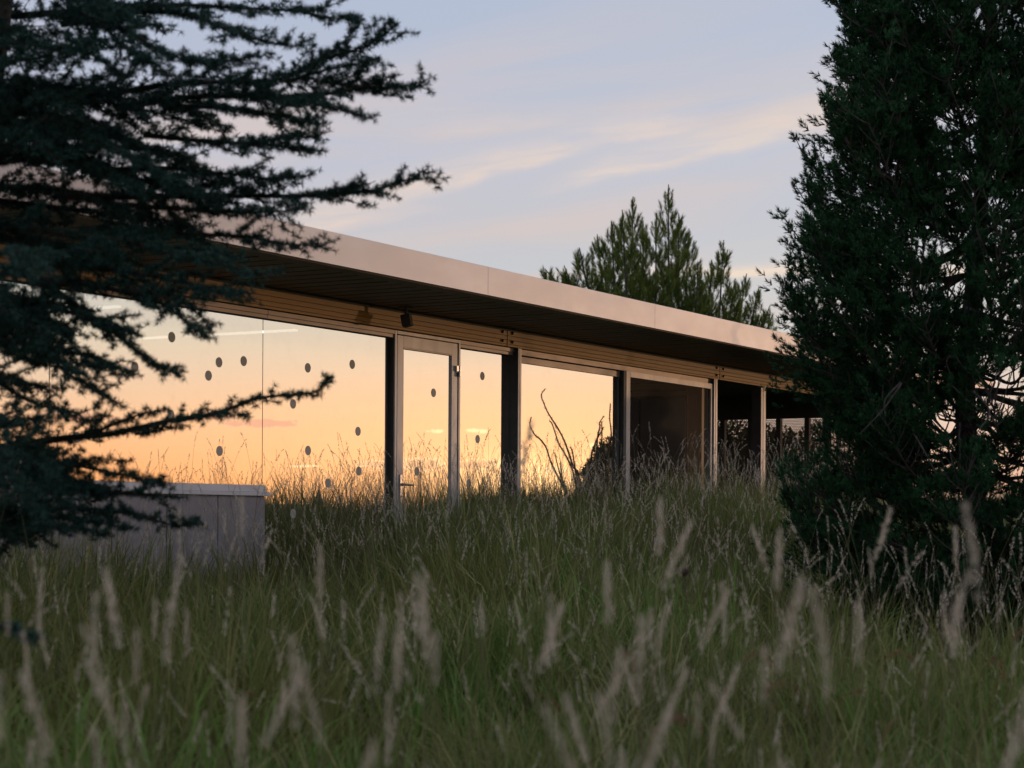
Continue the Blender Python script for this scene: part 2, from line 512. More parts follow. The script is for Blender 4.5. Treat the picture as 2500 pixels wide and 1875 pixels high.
# ================================================================== GROUND
def build_ground():
    rs = [0.0] + list(np.geomspace(0.6, 3000, 110)); na = 160
    v = [(0, 0, float(ground_z(0, 0)))]; f = []
    for r in rs[1:]:
        for k in range(na):
            a = 2 * math.pi * k / na; x, y = r * math.sin(a), r * math.cos(a)
            v.append((x, y, float(ground_z(x, y))))
    for k in range(na): f.append((0, 1 + (k + 1) % na, 1 + k))
    for i in range(len(rs) - 2):
        for k in range(na):
            a, b = 1 + i * na + k, 1 + i * na + (k + 1) % na
            f.append((a, b, b + na, a + na))
    me = bpy.data.meshes.new('ground'); me.from_pydata(v, [], f); me.materials.append(M['ground'])
    me.polygons.foreach_set('use_smooth', [True] * len(f))
    o = bpy.data.objects.new('ground', me); COL.objects.link(o)
    tag(o, 'dark meadow ground under the tall grass', kind='structure')
    # far hills
    v, f = [], []; n = 360
    for k in range(n):
        a = 2 * math.pi * k / n; d = math.degrees(a)
        h = .4 + .5 * math.sin(a * 5 + 1) + .5 * math.sin(a * 13 + 2) + .4 * math.sin(a * 31)
        # a rounded rise that shows in the glass between the cladding and the door
        h += 5.0 * math.exp(-((d - 66.5) / 2.3) ** 2)
        h = max(h, .4)
        for r, z in ((420, -2), (700, h + 1.0), (780, h + 2.2), (1200, -3)):
            v.append((r * math.sin(a), r * math.cos(a), z))
    for k in range(n):
        for j in range(3):
            a, b = k * 4 + j, ((k + 1) % n) * 4 + j
            f.append((a, b, b + 1, a + 1))
    me = bpy.data.meshes.new('hills'); me.from_pydata(v, [], f); me.materials.append(M['hill'])
    me.polygons.foreach_set('use_smooth', [True] * len(f))
    o = bpy.data.objects.new('hills', me); COL.objects.link(o); tag(o, 'low dark hills along the horizon', kind='structure')


build_ground()

# ================================================================== PAVILION
T0, T1, T2 = 4.0, 27.2, 20.42        # left end, right end of roof, end of the glazed room
ZF, ZS, ZT, ZB = .48, 3.04, 3.265, 2.862      # floor, soffit, fascia top, beam bottom
QF = -1.293                          # fascia plane
pav = empty('glass_pavilion', loc2w(0, 0, 0), math.atan2(DY, DX))
tag(pav, 'long low glass pavilion with a pale metal roof edge and timber beam, mirroring the sunset', 'pavilion')


def build_roof():
    MB().box(T0, T1, QF + .05, 6.2, ZS + .012, ZT - .02).build('roof_slab', [M['roof']], pav)
    joints = [T0] + [T(1191.6, QF, 700) + 3.02 * k for k in range(-3, 5)]
    joints = [j for j in joints if T0 <= j < T1 - .3] + [T1]
    for a, b in zip(joints[:-1], joints[1:]):
        if b - a < .2: continue
        m_ = MB()
        # folded sheet: face, top return, bottom lip
        m_.box(a + .0007, b - .0007, QF, QF + .012, ZS - .004, ZT)
        m_.box(a + .002, b - .002, QF + .0125, QF + .10, ZT - .014, ZT - .001)
        m_.box(a + .002, b - .002, QF + .0125, QF + .028, ZS - .004, ZS + .006)
        m_.build('fascia_panel', M['fascia'], pav, bevel=.002)
    MB().box(T0, T1, QF + .029, QF + .165, ZS - .012, ZS + .011).build('soffit_margin', M['soffit'], pav)
    # soffit boards, seen from below
    me = MB().prism([(-.082, 0), (.082, 0), (.082, .008), (.076, .010), (-.076, .010), (-.082, .008)], 0, 1.10, 'y').mesh('soffit_board', [M['soffit']])
    # flip so that the flat face looks down
    MB().box(T0, T1, QF + .166, -.119, ZS + .001, ZS + .0105).build('soffit_backing', M['black'], pav)
    n = int((T1 - .1 - T0) / .197)
    for k in range(n):
        o = child('soffit_board', me, pav, (T0 + .1 + .197 * k, QF + .170, ZS - .0105 + random.uniform(-.0012, .0012)))
    # dark angle where the soffit meets the beam
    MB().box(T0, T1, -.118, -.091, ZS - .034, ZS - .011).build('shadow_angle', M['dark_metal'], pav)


build_roof()


def build_beam():
    js = [T0, T(474, -.09, 700) - 4.7, T(474, -.09, 700), T(1237, -.09, 830), T(1756, -.09, 930), T(1885, -.09, 950), T1]
    js = [j for j in js if j >= T0]
    bh = [(.0, .020), (.0225, .058), (.0605, .098), (.1005, .150)]      # heights above the beam foot
    for a, b in zip(js[:-1], js[1:]):
        if b - a < .3: continue
        core = MB().box(a + .012, b - .012, -.080, .055, ZB + .004, ZS - .035).build('timber_beam', M['dark_metal'], pav)
        for k, (h0, h1) in enumerate(bh):
            lo, hi = ZB + h0, ZB + h1
            MB().box(a + .007, b - .007, -.094 - .001 * k, -.0802, lo, hi).build('board', M['wood'], core, bevel=.0015)
        for tt in ([a + .09] if a > T0 + 1 else []) + [b - .09]:
            for zz in (ZB + .045, ZB + .128):
                m_ = MB(); m_.lathe([(0, 0), (.012, 0), (.015, .004), (.015, .010), (.009, .014), (.0, .015)], 10)
                o = m_.build('bolt', M['bolt'], core)
                o.rotation_euler = (math.pi / 2, 0, 0); o.location = (tt, -.0985, zz)


build_beam()


def pane(t0, t1, z0, z1, parent, q=0.0, th=.010):
    m_ = MB(); m_.box(t0, t1, q, q + th, z0, z1, 1)
    m_.mi[2] = 0          # the outer (-q) face carries the coating
    return m_.build('pane', [M['glass'], M['glass_in']], parent)


def sticker(px, py, parent, q=0.0):
    t, z = fac(px, py, q)
    m_ = MB(); n = 28
    pts = [(t + .0385 * math.cos(2 * math.pi * k / n), z + .0385 * math.sin(2 * math.pi * k / n)) for k in range(n)]
    m_.prism(pts, q - .0016, q - .0006, 'y')
    return m_.build('sticker', M['sticker'], parent)


ta = T(120, 0, 1000); tb = T(641.5, 0, 900); tc_ = T(945, 0, 900); tl = T(954, 0)      # pane joints
tdl = T(963.5, -.05, 1000); tdr = T(1120, -.05, 1000)       # door frame
tp3r = T(1223.5, 0); tcol0, tcol1 = T(1264, -.09, 1000), T(1271.5, -.09, 1000)
ZG = 2.786                        # top of the fixed glass
Z1, Z2 = .247 + EYE, .247 + EYE - .075


def build_windows():
    # transom strips above fixed glass
    def transom(a, b, parent):
        MB().box(a, b, -.050, .02, ZB - .037, ZB - .004).build('transom_strip', M['alu_warm'], parent)
        MB().box(a, b, -.040, .02, ZB - .067, ZB - .040).build('transom_strip', M['alu_warm'], parent)
    # left window band above the cladding
    for a, b, st in ((T0, ta, []), (ta, tb, [(230, 785), (419.3, 823), (329, 896), (509, 917), (534.7, 884.6), (595, 881.6), (417, 1013), (536, 1101), (188, 1068)])):
        sill = MB()
        sill.box(a + .001, b - .001, -.03, .03, Z1 - .022, Z1).box(a + .001, b - .001, -.042, .03, Z1 - .052, Z1 - .0225)
        w = sill.build('window', M['alu_light'], pav)
        pane(a + .004, b - .004, Z1 + .001, ZG, w)
        for s_ in st: sticker(*s_, w)
        transom(a + .003, b - .003, w)
    MB().box(T0, tb + .012, -.075, .03, Z1 - .083, Z1 - .054).build('sill', M['alu_light'], pav, bevel=.002)
    # cladding panels below
    xs = [126.6, 272, 406.7, 531.5, 647]
    ts = [T(x, -.05, 1300) for x in xs]
    step = ts[2] - ts[1]
    ts = [ts[0] - step * k for k in (7, 6, 5, 4, 3, 2, 1)] + ts
    for a, b in zip(ts[:-1], ts[1:]):
        if a < T0: continue
        MB().box(a + .006, b - .006, -.052, -.03, .05, Z1 - .0845).build('cladding_panel', M['panel'], pav, bevel=.002)
    MB().box(T0, ts[-1] - .008, -.029, .10, .0, Z1 - .055).build('plinth_wall', M['black'], pav)
    # tall pane right of the cladding
    base = MB().box(tb + .002, tl - .001, -.04, .04, ZF - .08, ZF)
    w = base.build('window', M['alu'], pav)
    pane(tb + .004, tc_ + .01, ZF + .001, ZG, w)
    for s_ in [(751.5, 898), (860, 889.5), (715.5, 986), (874, 1053), (752, 1100), (876, 1150), (800.7, 1179.6), (715.5, 1254), (892, 1335.6), (672.6, 1371)]: sticker(*s_, w)
    transom(tb + .003, tl - .001, w)
    # door: frame, leaf, glass
    fr = MB()
    fr.box(tl, tdl - .0005, -.040, .04, ZF - .08, ZB - .003)                     # dark jamb
    dj = fr.build('door_jamb', M['dark_metal'], pav)
    fr = MB()
    q0 = -.052
    fr.box(tdl, tdl + .030, q0, .03, ZF - .05, ZB - .004)
    fr.box(tdr - .006, tdr + .022, q0, .03, ZF - .05, ZB - .004)
    fr.box(tdl + .0345, tdr - .0065, q0, .03, ZB - .034, ZB - .004)
    door = fr.build('door', M['alu'], pav, bevel=.0015)
    tag(door, None)
    la, lb = tdl + .048, tdr - .013; sw = .098
    z0, z1 = ZF + .01, ZB - .040
    leaf = MB()
    for (a, b, lo, hi) in ((la, la + sw, z0, z1), (lb - sw, lb, z0, z1), (la + sw + .0005, lb - sw - .0005, z1 - .102, z1), (la + sw + .0005, lb - sw - .0005, z0, z0 + .16)):
        leaf.box(a, b, -.044, .016, lo, hi)
    lf = leaf.build('door_leaf', M['alu'], door, bevel=.002)
    gl = MB()
    gl.box(la + sw - .004, lb - sw + .004, -.026, -.016, z0 + .15, z1 - .098, 1); gl.mi[2] = 0
    gl.build('pane', [M['glass'], M['glass_in']], door)
    MB().box(tdl + .0345, la - .0008, -.03, .02, ZF, ZB - .036).build('gasket', M['black'], door)
    MB().box(la + sw - .006, lb - sw + .006, -.0465, -.0442, z1 - .114, z1 - .102).build('glazing_bead', M['alu_warm'], door)
    for s_ in [(1058.5, 959), (1018, 1151), (1020, 1304)]: sticker(*s_, door, q=-.0264)
    # handle: back plate, lever, keyhole
    ht, hz = T(978, -.047, 1183), fac(978, 1183, -.047)[1]
    hd = MB().box(ht - .017, ht + .017, -.056, -.0442, hz - .155, hz + .085)
    hd.tube([(ht, -.056, hz), (ht, -.090, hz)], .011, 10)
    hd.tube([(ht - .004, -.097, hz), (ht + .04, -.100, hz - .001), (ht + .135, -.094, hz - .004)], [.0115, .010, .008], 8)
    hd.build('handle', M['steel'], door, bevel=.001, smooth=False)
    MB().lathe([(0, 0), (.006, 0), (.006, .003), (0, .003)], 10).build('keyhole', M['black'], door)
    k = [o for o in door.children if o.name.startswith('keyhole')][-1]
    k.rotation_euler = (math.pi / 2, 0, 0); k.location = (ht, -.0565, hz - .105)
    for hy in (fac(1115, 906, -.08)[1], ZF + .35):
        hh = MB().box(tdr - .058, tdr - .012, -.066, -.0442, hy + .002, hy + .05).box(tdr - .0105, tdr + .018, -.064, -.0524, hy + .006, hy + .046)
        hh.tube([(tdr - .012, -.065, hy - .045), (tdr - .012, -.065, hy + .052)], .0095, 10)
        hh.box(tdr - .0105, tdr + .018, -.064, -.0524, hy - .045, hy - .004)
        hh.build('hinge', M['dark_metal'] if hy < 1 else M['steel'], door)
    MB().box(tdl, tdr + .02, -.06, .05, ZF - .09, ZF - .055).build('threshold', M['alu'], door)
    # narrow pane right of the door
    base = MB().box(tdr + .024, tcol0, -.04, .04, ZF - .08, ZF)
    w = base.build('window', M['alu'], pav)
    pane(tdr + .024, tcol0 - .002, ZF + .001, ZG, w)
    for s_ in [(1177.6, 918), (1166, 1072), (1144.6, 1180), (1148, 1336)]: sticker(*s_, w)
    transom(tdr + .024, tcol0 - .003, w)
    # post between fixed and sliding glass
    def post(a, b, name='post'):
        p = MB().box(a, b, -.088, .03, ZF - .1, ZB - .002).build(name, M['dark_metal'], pav)
        MB().box(a + .001, b + .001, -.0905, -.0885, ZF - .1, ZB - .003).box(a + .002, a + (b - a) * .36, -.0945, -.0908, ZF - .1, ZB - .003).box(a + (b - a) * .52, b, -.0945, -.0908, ZF - .1, ZB - .003).build('cover_strip', M['alu'], p)
        return p
    post(tcol0, tcol1)
    # sliding window
    s0, s1 = tcol1 + .004, T(1500, 0)
    t15, t16 = T(1525.5, -.06), T(1534.5, -.06)
    hd = MB().box(s0, T(1738, -.06) - .01, -.052, .03, ZB - .055, ZB - .003).build('slide_header', M['alu_warm'], pav)
    fr = MB().box(s0, s1 + .10, -.030, .02, ZB - .125, ZB - .067)
    w = fr.build('sliding_window', M['alu_warm'], pav)
    MB().box(s0, s1 + .05, -.030, .02, ZF - .05, ZF + .03).build('bottom_rail', M['alu_warm'], w)
    pane(s0, s1 + .01, ZF + .031, ZB - .1255, w, q=-.01)
    MB().box(s1 + .0105, s1 + .05, -.029, .02, ZF + .031, ZB - .1255).build('meeting_stile', M['dark_metal'], w)
    MB().box(t15 - .055, t15 - .001, -.075, .02, ZF - .05, ZB - .056).build('meeting_stile', M['dark_metal'], w)
    # screen door frame
    t17, t18 = T(1738.5, -.07), T(1750.5, -.09)
    fr = MB().box(t15, t16 + .004, -.078, -.03, ZF - .03, ZB - .057).box(t16 + .0045, t17 - .052, -.078, -.03, ZB - .118, ZB - .057)
    fr.box(t17 - .05, t17 - .003, -.078, -.03, ZF - .03, ZB - .057).box(t16 + .0045, t17 - .0505, -.078, -.03, ZF - .03, ZF + .05)
    w = fr.build('screen_door', M['alu'], pav, bevel=.0015)
    MB().box(t16 + .0045, t17 - .0505, -.055, -.0545, ZF + .0505, ZB - .1185).build('mesh', M['mesh'], w)
    post(t17, t18)
    ta2, tb2 = T(1857.5, -.09), T(1868.5, -.09)
    post(ta2, tb2)
    post(T(2030, -.09), T(2041, -.09)); post(T1 - .15, T1 - .06)


build_windows()


def build_inside():
    m_ = MB()
    m_.box(T0, T1, -.02, 6.0, ZF - .12, ZF - .004)
    m_.build('floor_slab', M['floor_in'], pav)
    MB().box(T0, T2 - .03, 5.6, 5.7, ZF, ZS).build('back_wall', M['inner'], pav)
    MB().box(T0 - .1, T0 - .002, -.02, 5.7, ZF, ZS).build('side_wall', M['inner'], pav)
    MB().box(T0, T(1500), .06, 5.6, ZS - .10, ZS - .012).build('ceiling', M['inner'], pav)
    MB().box(T(1497), T(1500), .05, 5.6, ZF, ZS - .11).build('partition', M['inner'], pav)
    # cross wall seen through the screen door, facing left
    tw = T2 + .02
    w = MB().box(tw + .02, tw + .06, .35, 5.6, ZF, ZS - .013).build('cross_wall', M['inner'], pav)
    for z0, z1 in ((2.70, 2.752), (2.775, 2.845), (2.862, 2.93), (2.945, 3.02)):
        MB().box(tw - .012, tw + .019, .30, 5.5, z0, z1).build('board', M['wood_dark'], w)
    for q0, q1 in ((.14, .20), (.205, .32)):
        MB().box(tw - .02, tw + .06, q0, q1, ZF, 2.87).build('stud', M['wood_dark'], w)
    for k in range(5):
        MB().box(tw - .004, tw + .019, .36 + k * .62, .94 + k * .62, ZF + .05, 2.66).build('wall_panel', M['dark_metal'], w, bevel=.003)
    # ceiling boards of the porch
    for k in range(22):
        MB().box(T2 + .1, T1, .06 + k * .26, .31 + k * .26, ZS - .022, ZS - .012).build('ceiling_board', M['soffit'], pav)
    # perforated screens at the far end of the porch
    ts_ = 25.8
    w = MB().box(ts_, ts_ + .08, -.05, 5.6, 2.70, ZS - .024).build('screen_wall', M['dark_metal'], pav)
    for k in range(-1, 13):
        q0 = .12 + .435 * k
        if q0 > 5.3: break
        MB().box(ts_ - .01, ts_ + .07, q0 - .035, q0 + .035, ZF - .1, 2.698).build('screen_post', M['dark_metal'], w)
        o = MB().box(0, .002, q0 + .036, q0 + .399, ZF - .02, 2.695).build('perforated_sheet', M['perf'], w)
        o.location = (ts_ + .03, 0, 0)


build_inside()


def lamp_tube(t, q0, q1, label):
    z = EYE + 1.64
    o = MB().box(t - .028, t + .028, q0, q1, z, z + .04)
    e = empty('ceiling_lamp', loc2w(t, (q0 + q1) / 2, z), math.atan2(DY, DX))
    h = (q1 - q0) / 2
    MB().box(-.024, .024, -h, h, 0, .018, 0).build('diffuser', M['tube'], e)
    MB().box(-.034, .034, -h - .02, h + .02, .0185, .045).build('housing', M['dark_metal'], e)
    tag(e, label, 'ceiling lamp', 'strip lamps inside the pavilion')


lamp_tube(13.73, .97, 2.2, 'lit white strip lamp behind the glass, crossing the frameless joint')
lamp_tube(13.72, 2.39, 3.05, 'short lit strip lamp behind the glass, ending at a dark dot near the cedar')
lamp_tube(11.55, 1.07, 2.3, 'lit strip lamp behind the glass at upper left, mostly behind cedar twigs')
lamp_tube(18.58, 1.88, 2.98, 'lit white strip lamp behind the door glass and the narrow pane')

# spotlight below the eave
def build_spot():
    p = at(991, 743, 16.3); t, q = w2loc(p.x, p.y)
    e = empty('spotlight', loc2w(t, q, ZS - .012), math.atan2(DY, DX))
    tag(e, 'small dark box-shaped spotlight hanging on a stem under the eave', 'spotlight')
    MB().box(-.045, .045, -.045, .045, -.008, 0).build('mount_plate', M['dark_metal'], e)
    MB().tube([(0, 0, -.008), (0, 0, -.075)], .013, 8).build('stem', M['dark_metal'], e)
    b = MB().box(-.032, .032, -.04, .04, -.10, 0)
    b.box(-.026, .026, -.034, .034, -.104, -.1005)
    o = b.build('housing', M['dark_metal'], e, bevel=.004); o.location = (0, 0, -.066); o.rotation_euler = (math.radians(-14), math.radians(8), math.radians(10))


build_spot()


# ================================================================== FOLIAGE TOOLS
def frames(dirs, spin=None):
    """(n,3,3) rotation matrices whose z axis is dirs"""
    d = dirs / np.maximum(np.linalg.norm(dirs, axis=1, keepdims=True), 1e-9)
    ref = np.where(np.abs(d[:, 2:3]) > .9, np.array([[1., 0, 0]]), np.array([[0, 0, 1.]]))
    a = np.cross(ref, d); a /= np.linalg.norm(a, axis=1, keepdims=True)
    b = np.cross(d, a)
    if spin is not None:
        c, s = np.cos(spin)[:, None], np.sin(spin)[:, None]
        a, b = a * c + b * s, b * c - a * s
    return np.stack([a, b, d], axis=2)


def stamp(templates, P, D, S, which, tints):
    """copy templates (V,F,T) to points P oriented along D, scaled S; returns V,F,tint"""
    Vs, Fs, Ts, off = [], [], [], 0
    R = frames(D, rng.uniform(0, 2 * np.pi, len(P)))
    for k, (V, F, Tn) in enumerate(templates):
        idx = np.where(which == k)[0]
        if len(idx) == 0: continue
        W = np.einsum('nij,vj->nvi', R[idx], V) * S[idx][:, None, None] + P[idx][:, None, :]
        n, m_ = W.shape[0], W.shape[1]
        Vs.append(W.reshape(-1, 3))
        Fs.append((F[None] + (np.arange(n) * m_)[:, None, None] + off).reshape(-1, 3))
        Ts.append(np.clip(Tn[None, :] * .6 + tints[idx][:, None] * .6 - .1, 0, 1).ravel())
        off += n * m_
    return np.concatenate(Vs), np.concatenate(Fs), np.concatenate(Ts)


def needles(base, dirs, length, width, curve=None):
    """single triangles, or two when curved"""
    n = len(base)
    side = np.cross(dirs, rng.normal(size=(n, 3))); side /= np.linalg.norm(side, axis=1, keepdims=True)
    L = length[:, None]
    if curve is None:
        V = np.stack([base - side * width, base + side * width, base + dirs * L], axis=1).reshape(-1, 3)
        F = np.arange(3 * n).reshape(-1, 3)
        T_ = np.tile([0., 0., 1.], n)
    else:
        mid = base + dirs * L * .55
        tip = mid + (dirs * .5 + curve) * L * .5
        V = np.stack([base - side * width, base + side * width, mid - side * width * .9, mid + side * width * .9, tip], axis=1).reshape(-1, 3)
        i = (np.arange(n) * 5)[:, None]
        F = np.concatenate([i + [[0, 1, 3]], i + [[0, 3, 2]], i + [[2, 3, 4]]], axis=1).reshape(-1, 3)
        T_ = np.tile([0., 0., .5, .5, 1.], n)
    return V, F, T_


def rosette(n=18, L=.0245, w=.0015):
    th = rng.uniform(0, 2 * np.pi, n); c = rng.uniform(.05, 1.0, n)
    s = np.sqrt(1 - c * c)
    d = np.stack([s * np.cos(th), s * np.sin(th), c], 1)
    return needles(np.zeros((n, 3)) + d * .002, d, rng.uniform(.75, 1.15, n) * L, w)


def pine_shoot(n=80, axis=.075, L=.043, w=.0019, spread=.85, bend=.45, curved=False):
    t = rng.uniform(0, 1, n) ** .8
    th = rng.uniform(0, 2 * np.pi, n)
    r = np.stack([np.cos(th), np.sin(th), np.zeros(n)], 1)
    up = np.array([[0, 0, 1.]])
    d = r * spread * (1.1 - .6 * t)[:, None] + up * (.75 + .6 * t)[:, None]
    d /= np.linalg.norm(d, axis=1, keepdims=True)
    base = up * (t * axis)[:, None]
    return needles(base, d, rng.uniform(.8, 1.1, n) * L, w, curve=(up * bend - r * .1) if curved else None)


def poly_resample(pts, step):
    pts = np.asarray(pts, float)
    seg = np.linalg.norm(np.diff(pts, axis=0), axis=1); cum = np.concatenate([[0], np.cumsum(seg)])
    n = max(2, int(cum[-1] / step) + 1); s = np.linspace(0, cum[-1], n)
    P = np.stack([np.interp(s, cum, pts[:, k]) for k in range(3)], 1)
    Tn = np.gradient(P, axis=0); Tn /= np.maximum(np.linalg.norm(Tn, axis=1, keepdims=True), 1e-9)
    return P, Tn, s, cum[-1]


def smooth_poly(pts, k=6):
    """Catmull-Rom through the points"""
    p = [Vector(q) for q in pts]
    if len(p) < 3: return p
    p = [p[0] * 2 - p[1]] + p + [p[-1] * 2 - p[-2]]; out = []
    for i in range(1, len(p) - 2):
        for j in range(k):
            t = j / k; a, b, c, d = p[i - 1], p[i], p[i + 1], p[i + 2]
            out.append(.5 * ((2 * b) + (c - a) * t + (2 * a - 5 * b + 4 * c - d) * t * t + (3 * b - a - 3 * c + d) * t ** 3))
    out.append(p[-2]); return out


# ================================================================== CEDAR (left foreground)
CEDAR_T = [rosette() for _ in range(8)]


def cedar_branch(pts, r0=.012, side_len=.34, start=.08, dens=1.0, bare_tip=.04, flat=.35):
    """returns wood MB and rosette arrays for one branch and its side twigs"""
    P, Tn, s, L = poly_resample(smooth_poly(pts), .02)
    wig = rng.normal(size=(len(P), 3)); kk = np.ones(9) / 9
    wig = np.stack([np.convolve(wig[:, k], kk, 'same')[:len(P)] for k in range(3)], 1) * .012
    P = P + wig * np.linspace(0, 1, len(P))[:, None]
    wood = MB(); sel = list(range(0, len(P), 4)) + ([len(P) - 1] if (len(P) - 1) % 4 else [])
    wood.tube([P[i] for i in sel], [max(.0016, r0 * (1 - .88 * s[i] / L)) for i in sel], 5)
    twigs = [(P, Tn, s, L, True)]
    d = start + .02; side = 1
    while d < L - .03:
        i = int(d / L * (len(P) - 1)); frac = d / L
        ln = side_len * (1 - .80 * frac) * rng.uniform(.35, 1.15) + .03
        t = Tn[i]; hz = np.cross(t, [0, 0, 1.]); hz /= max(np.linalg.norm(hz), 1e-6)
        ang = rng.uniform(.55, 1.05)
        dirn = t * math.cos(ang) + hz * side * math.sin(ang) + np.array([0, 0, rng.normal() * flat + .05])
        dirn /= np.linalg.norm(dirn)
        n = max(3, int(ln / .02)); st = np.linspace(0, ln, n)
        sag = rng.uniform(-.5, .25)
        Q = P[i] + dirn * st[:, None] + np.array([0, 0, 1.]) * (sag * st ** 2)[:, None] + t * (st ** 2 * .6)[:, None]
        Q += np.cumsum(rng.normal(size=(n, 3)) * .0015, axis=0)
        QT = np.gradient(Q, axis=0); QT /= np.maximum(np.linalg.norm(QT, axis=1, keepdims=True), 1e-9)
        twigs.append((Q, QT, st, ln, False))
        wood.tube([Q[j] for j in range(0, n, 3)] + [Q[-1]], np.linspace(.0026, .0012, len(range(0, n, 3)) + 1), 3, cap=False)
        if ln > .14:          # second order
            for j in range(3, n - 2, 3):
                l2 = rng.uniform(.03, .11) * (1 - .5 * j / n); sd = 1 if (j // 3) % 2 else -1
                h2 = np.cross(QT[j], [0, 0, 1.]); h2 /= max(np.linalg.norm(h2), 1e-6)
                d2 = QT[j] * .7 + h2 * sd * .7 + np.array([0, 0, rng.normal() * flat]); d2 /= np.linalg.norm(d2)
                m_ = max(3, int(l2 / .02)); s2 = np.linspace(0, l2, m_)
                Q2 = Q[j] + d2 * s2[:, None]
                twigs.append((Q2, np.repeat(d2[None], m_, 0), s2, l2, False))
        side = -side; d += rng.uniform(.025, .060)
    RP, RD = [], []
    for (Q, QT, st, ln, main) in twigs:
        stp = .0085 / dens; n = int(ln / stp) + 1
        ss = np.linspace(ln * (.02 if not main else 0), ln, n)
        if main: ss = ss[(ss > start) & ((ss < ln - bare_tip) | (rng.uniform(size=n) < .55))]
        # gaps between knots of needles
        keep = (np.sin(ss * 2 * np.pi / .045 + rng.uniform(0, 6)) + rng.normal(size=len(ss)) * .7) > -.75
        ss = ss[keep]
        if len(ss) == 0: continue
        B = np.stack([np.interp(ss, st, Q[:, k]) for k in range(3)], 1)
        TT = np.stack([np.interp(ss, st, QT[:, k]) for k in range(3)], 1)
        r = rng.normal(size=(len(ss), 3)); r -= (r * TT).sum(1, keepdims=True) * TT
        r /= np.maximum(np.linalg.norm(r, axis=1, keepdims=True), 1e-9)
        D = r * .9 + TT * .45 + np.array([[0, 0, .25]])
        RP.append(B + r * .004); RD.append(D)
    return wood, np.concatenate(RP), np.concatenate(RD)


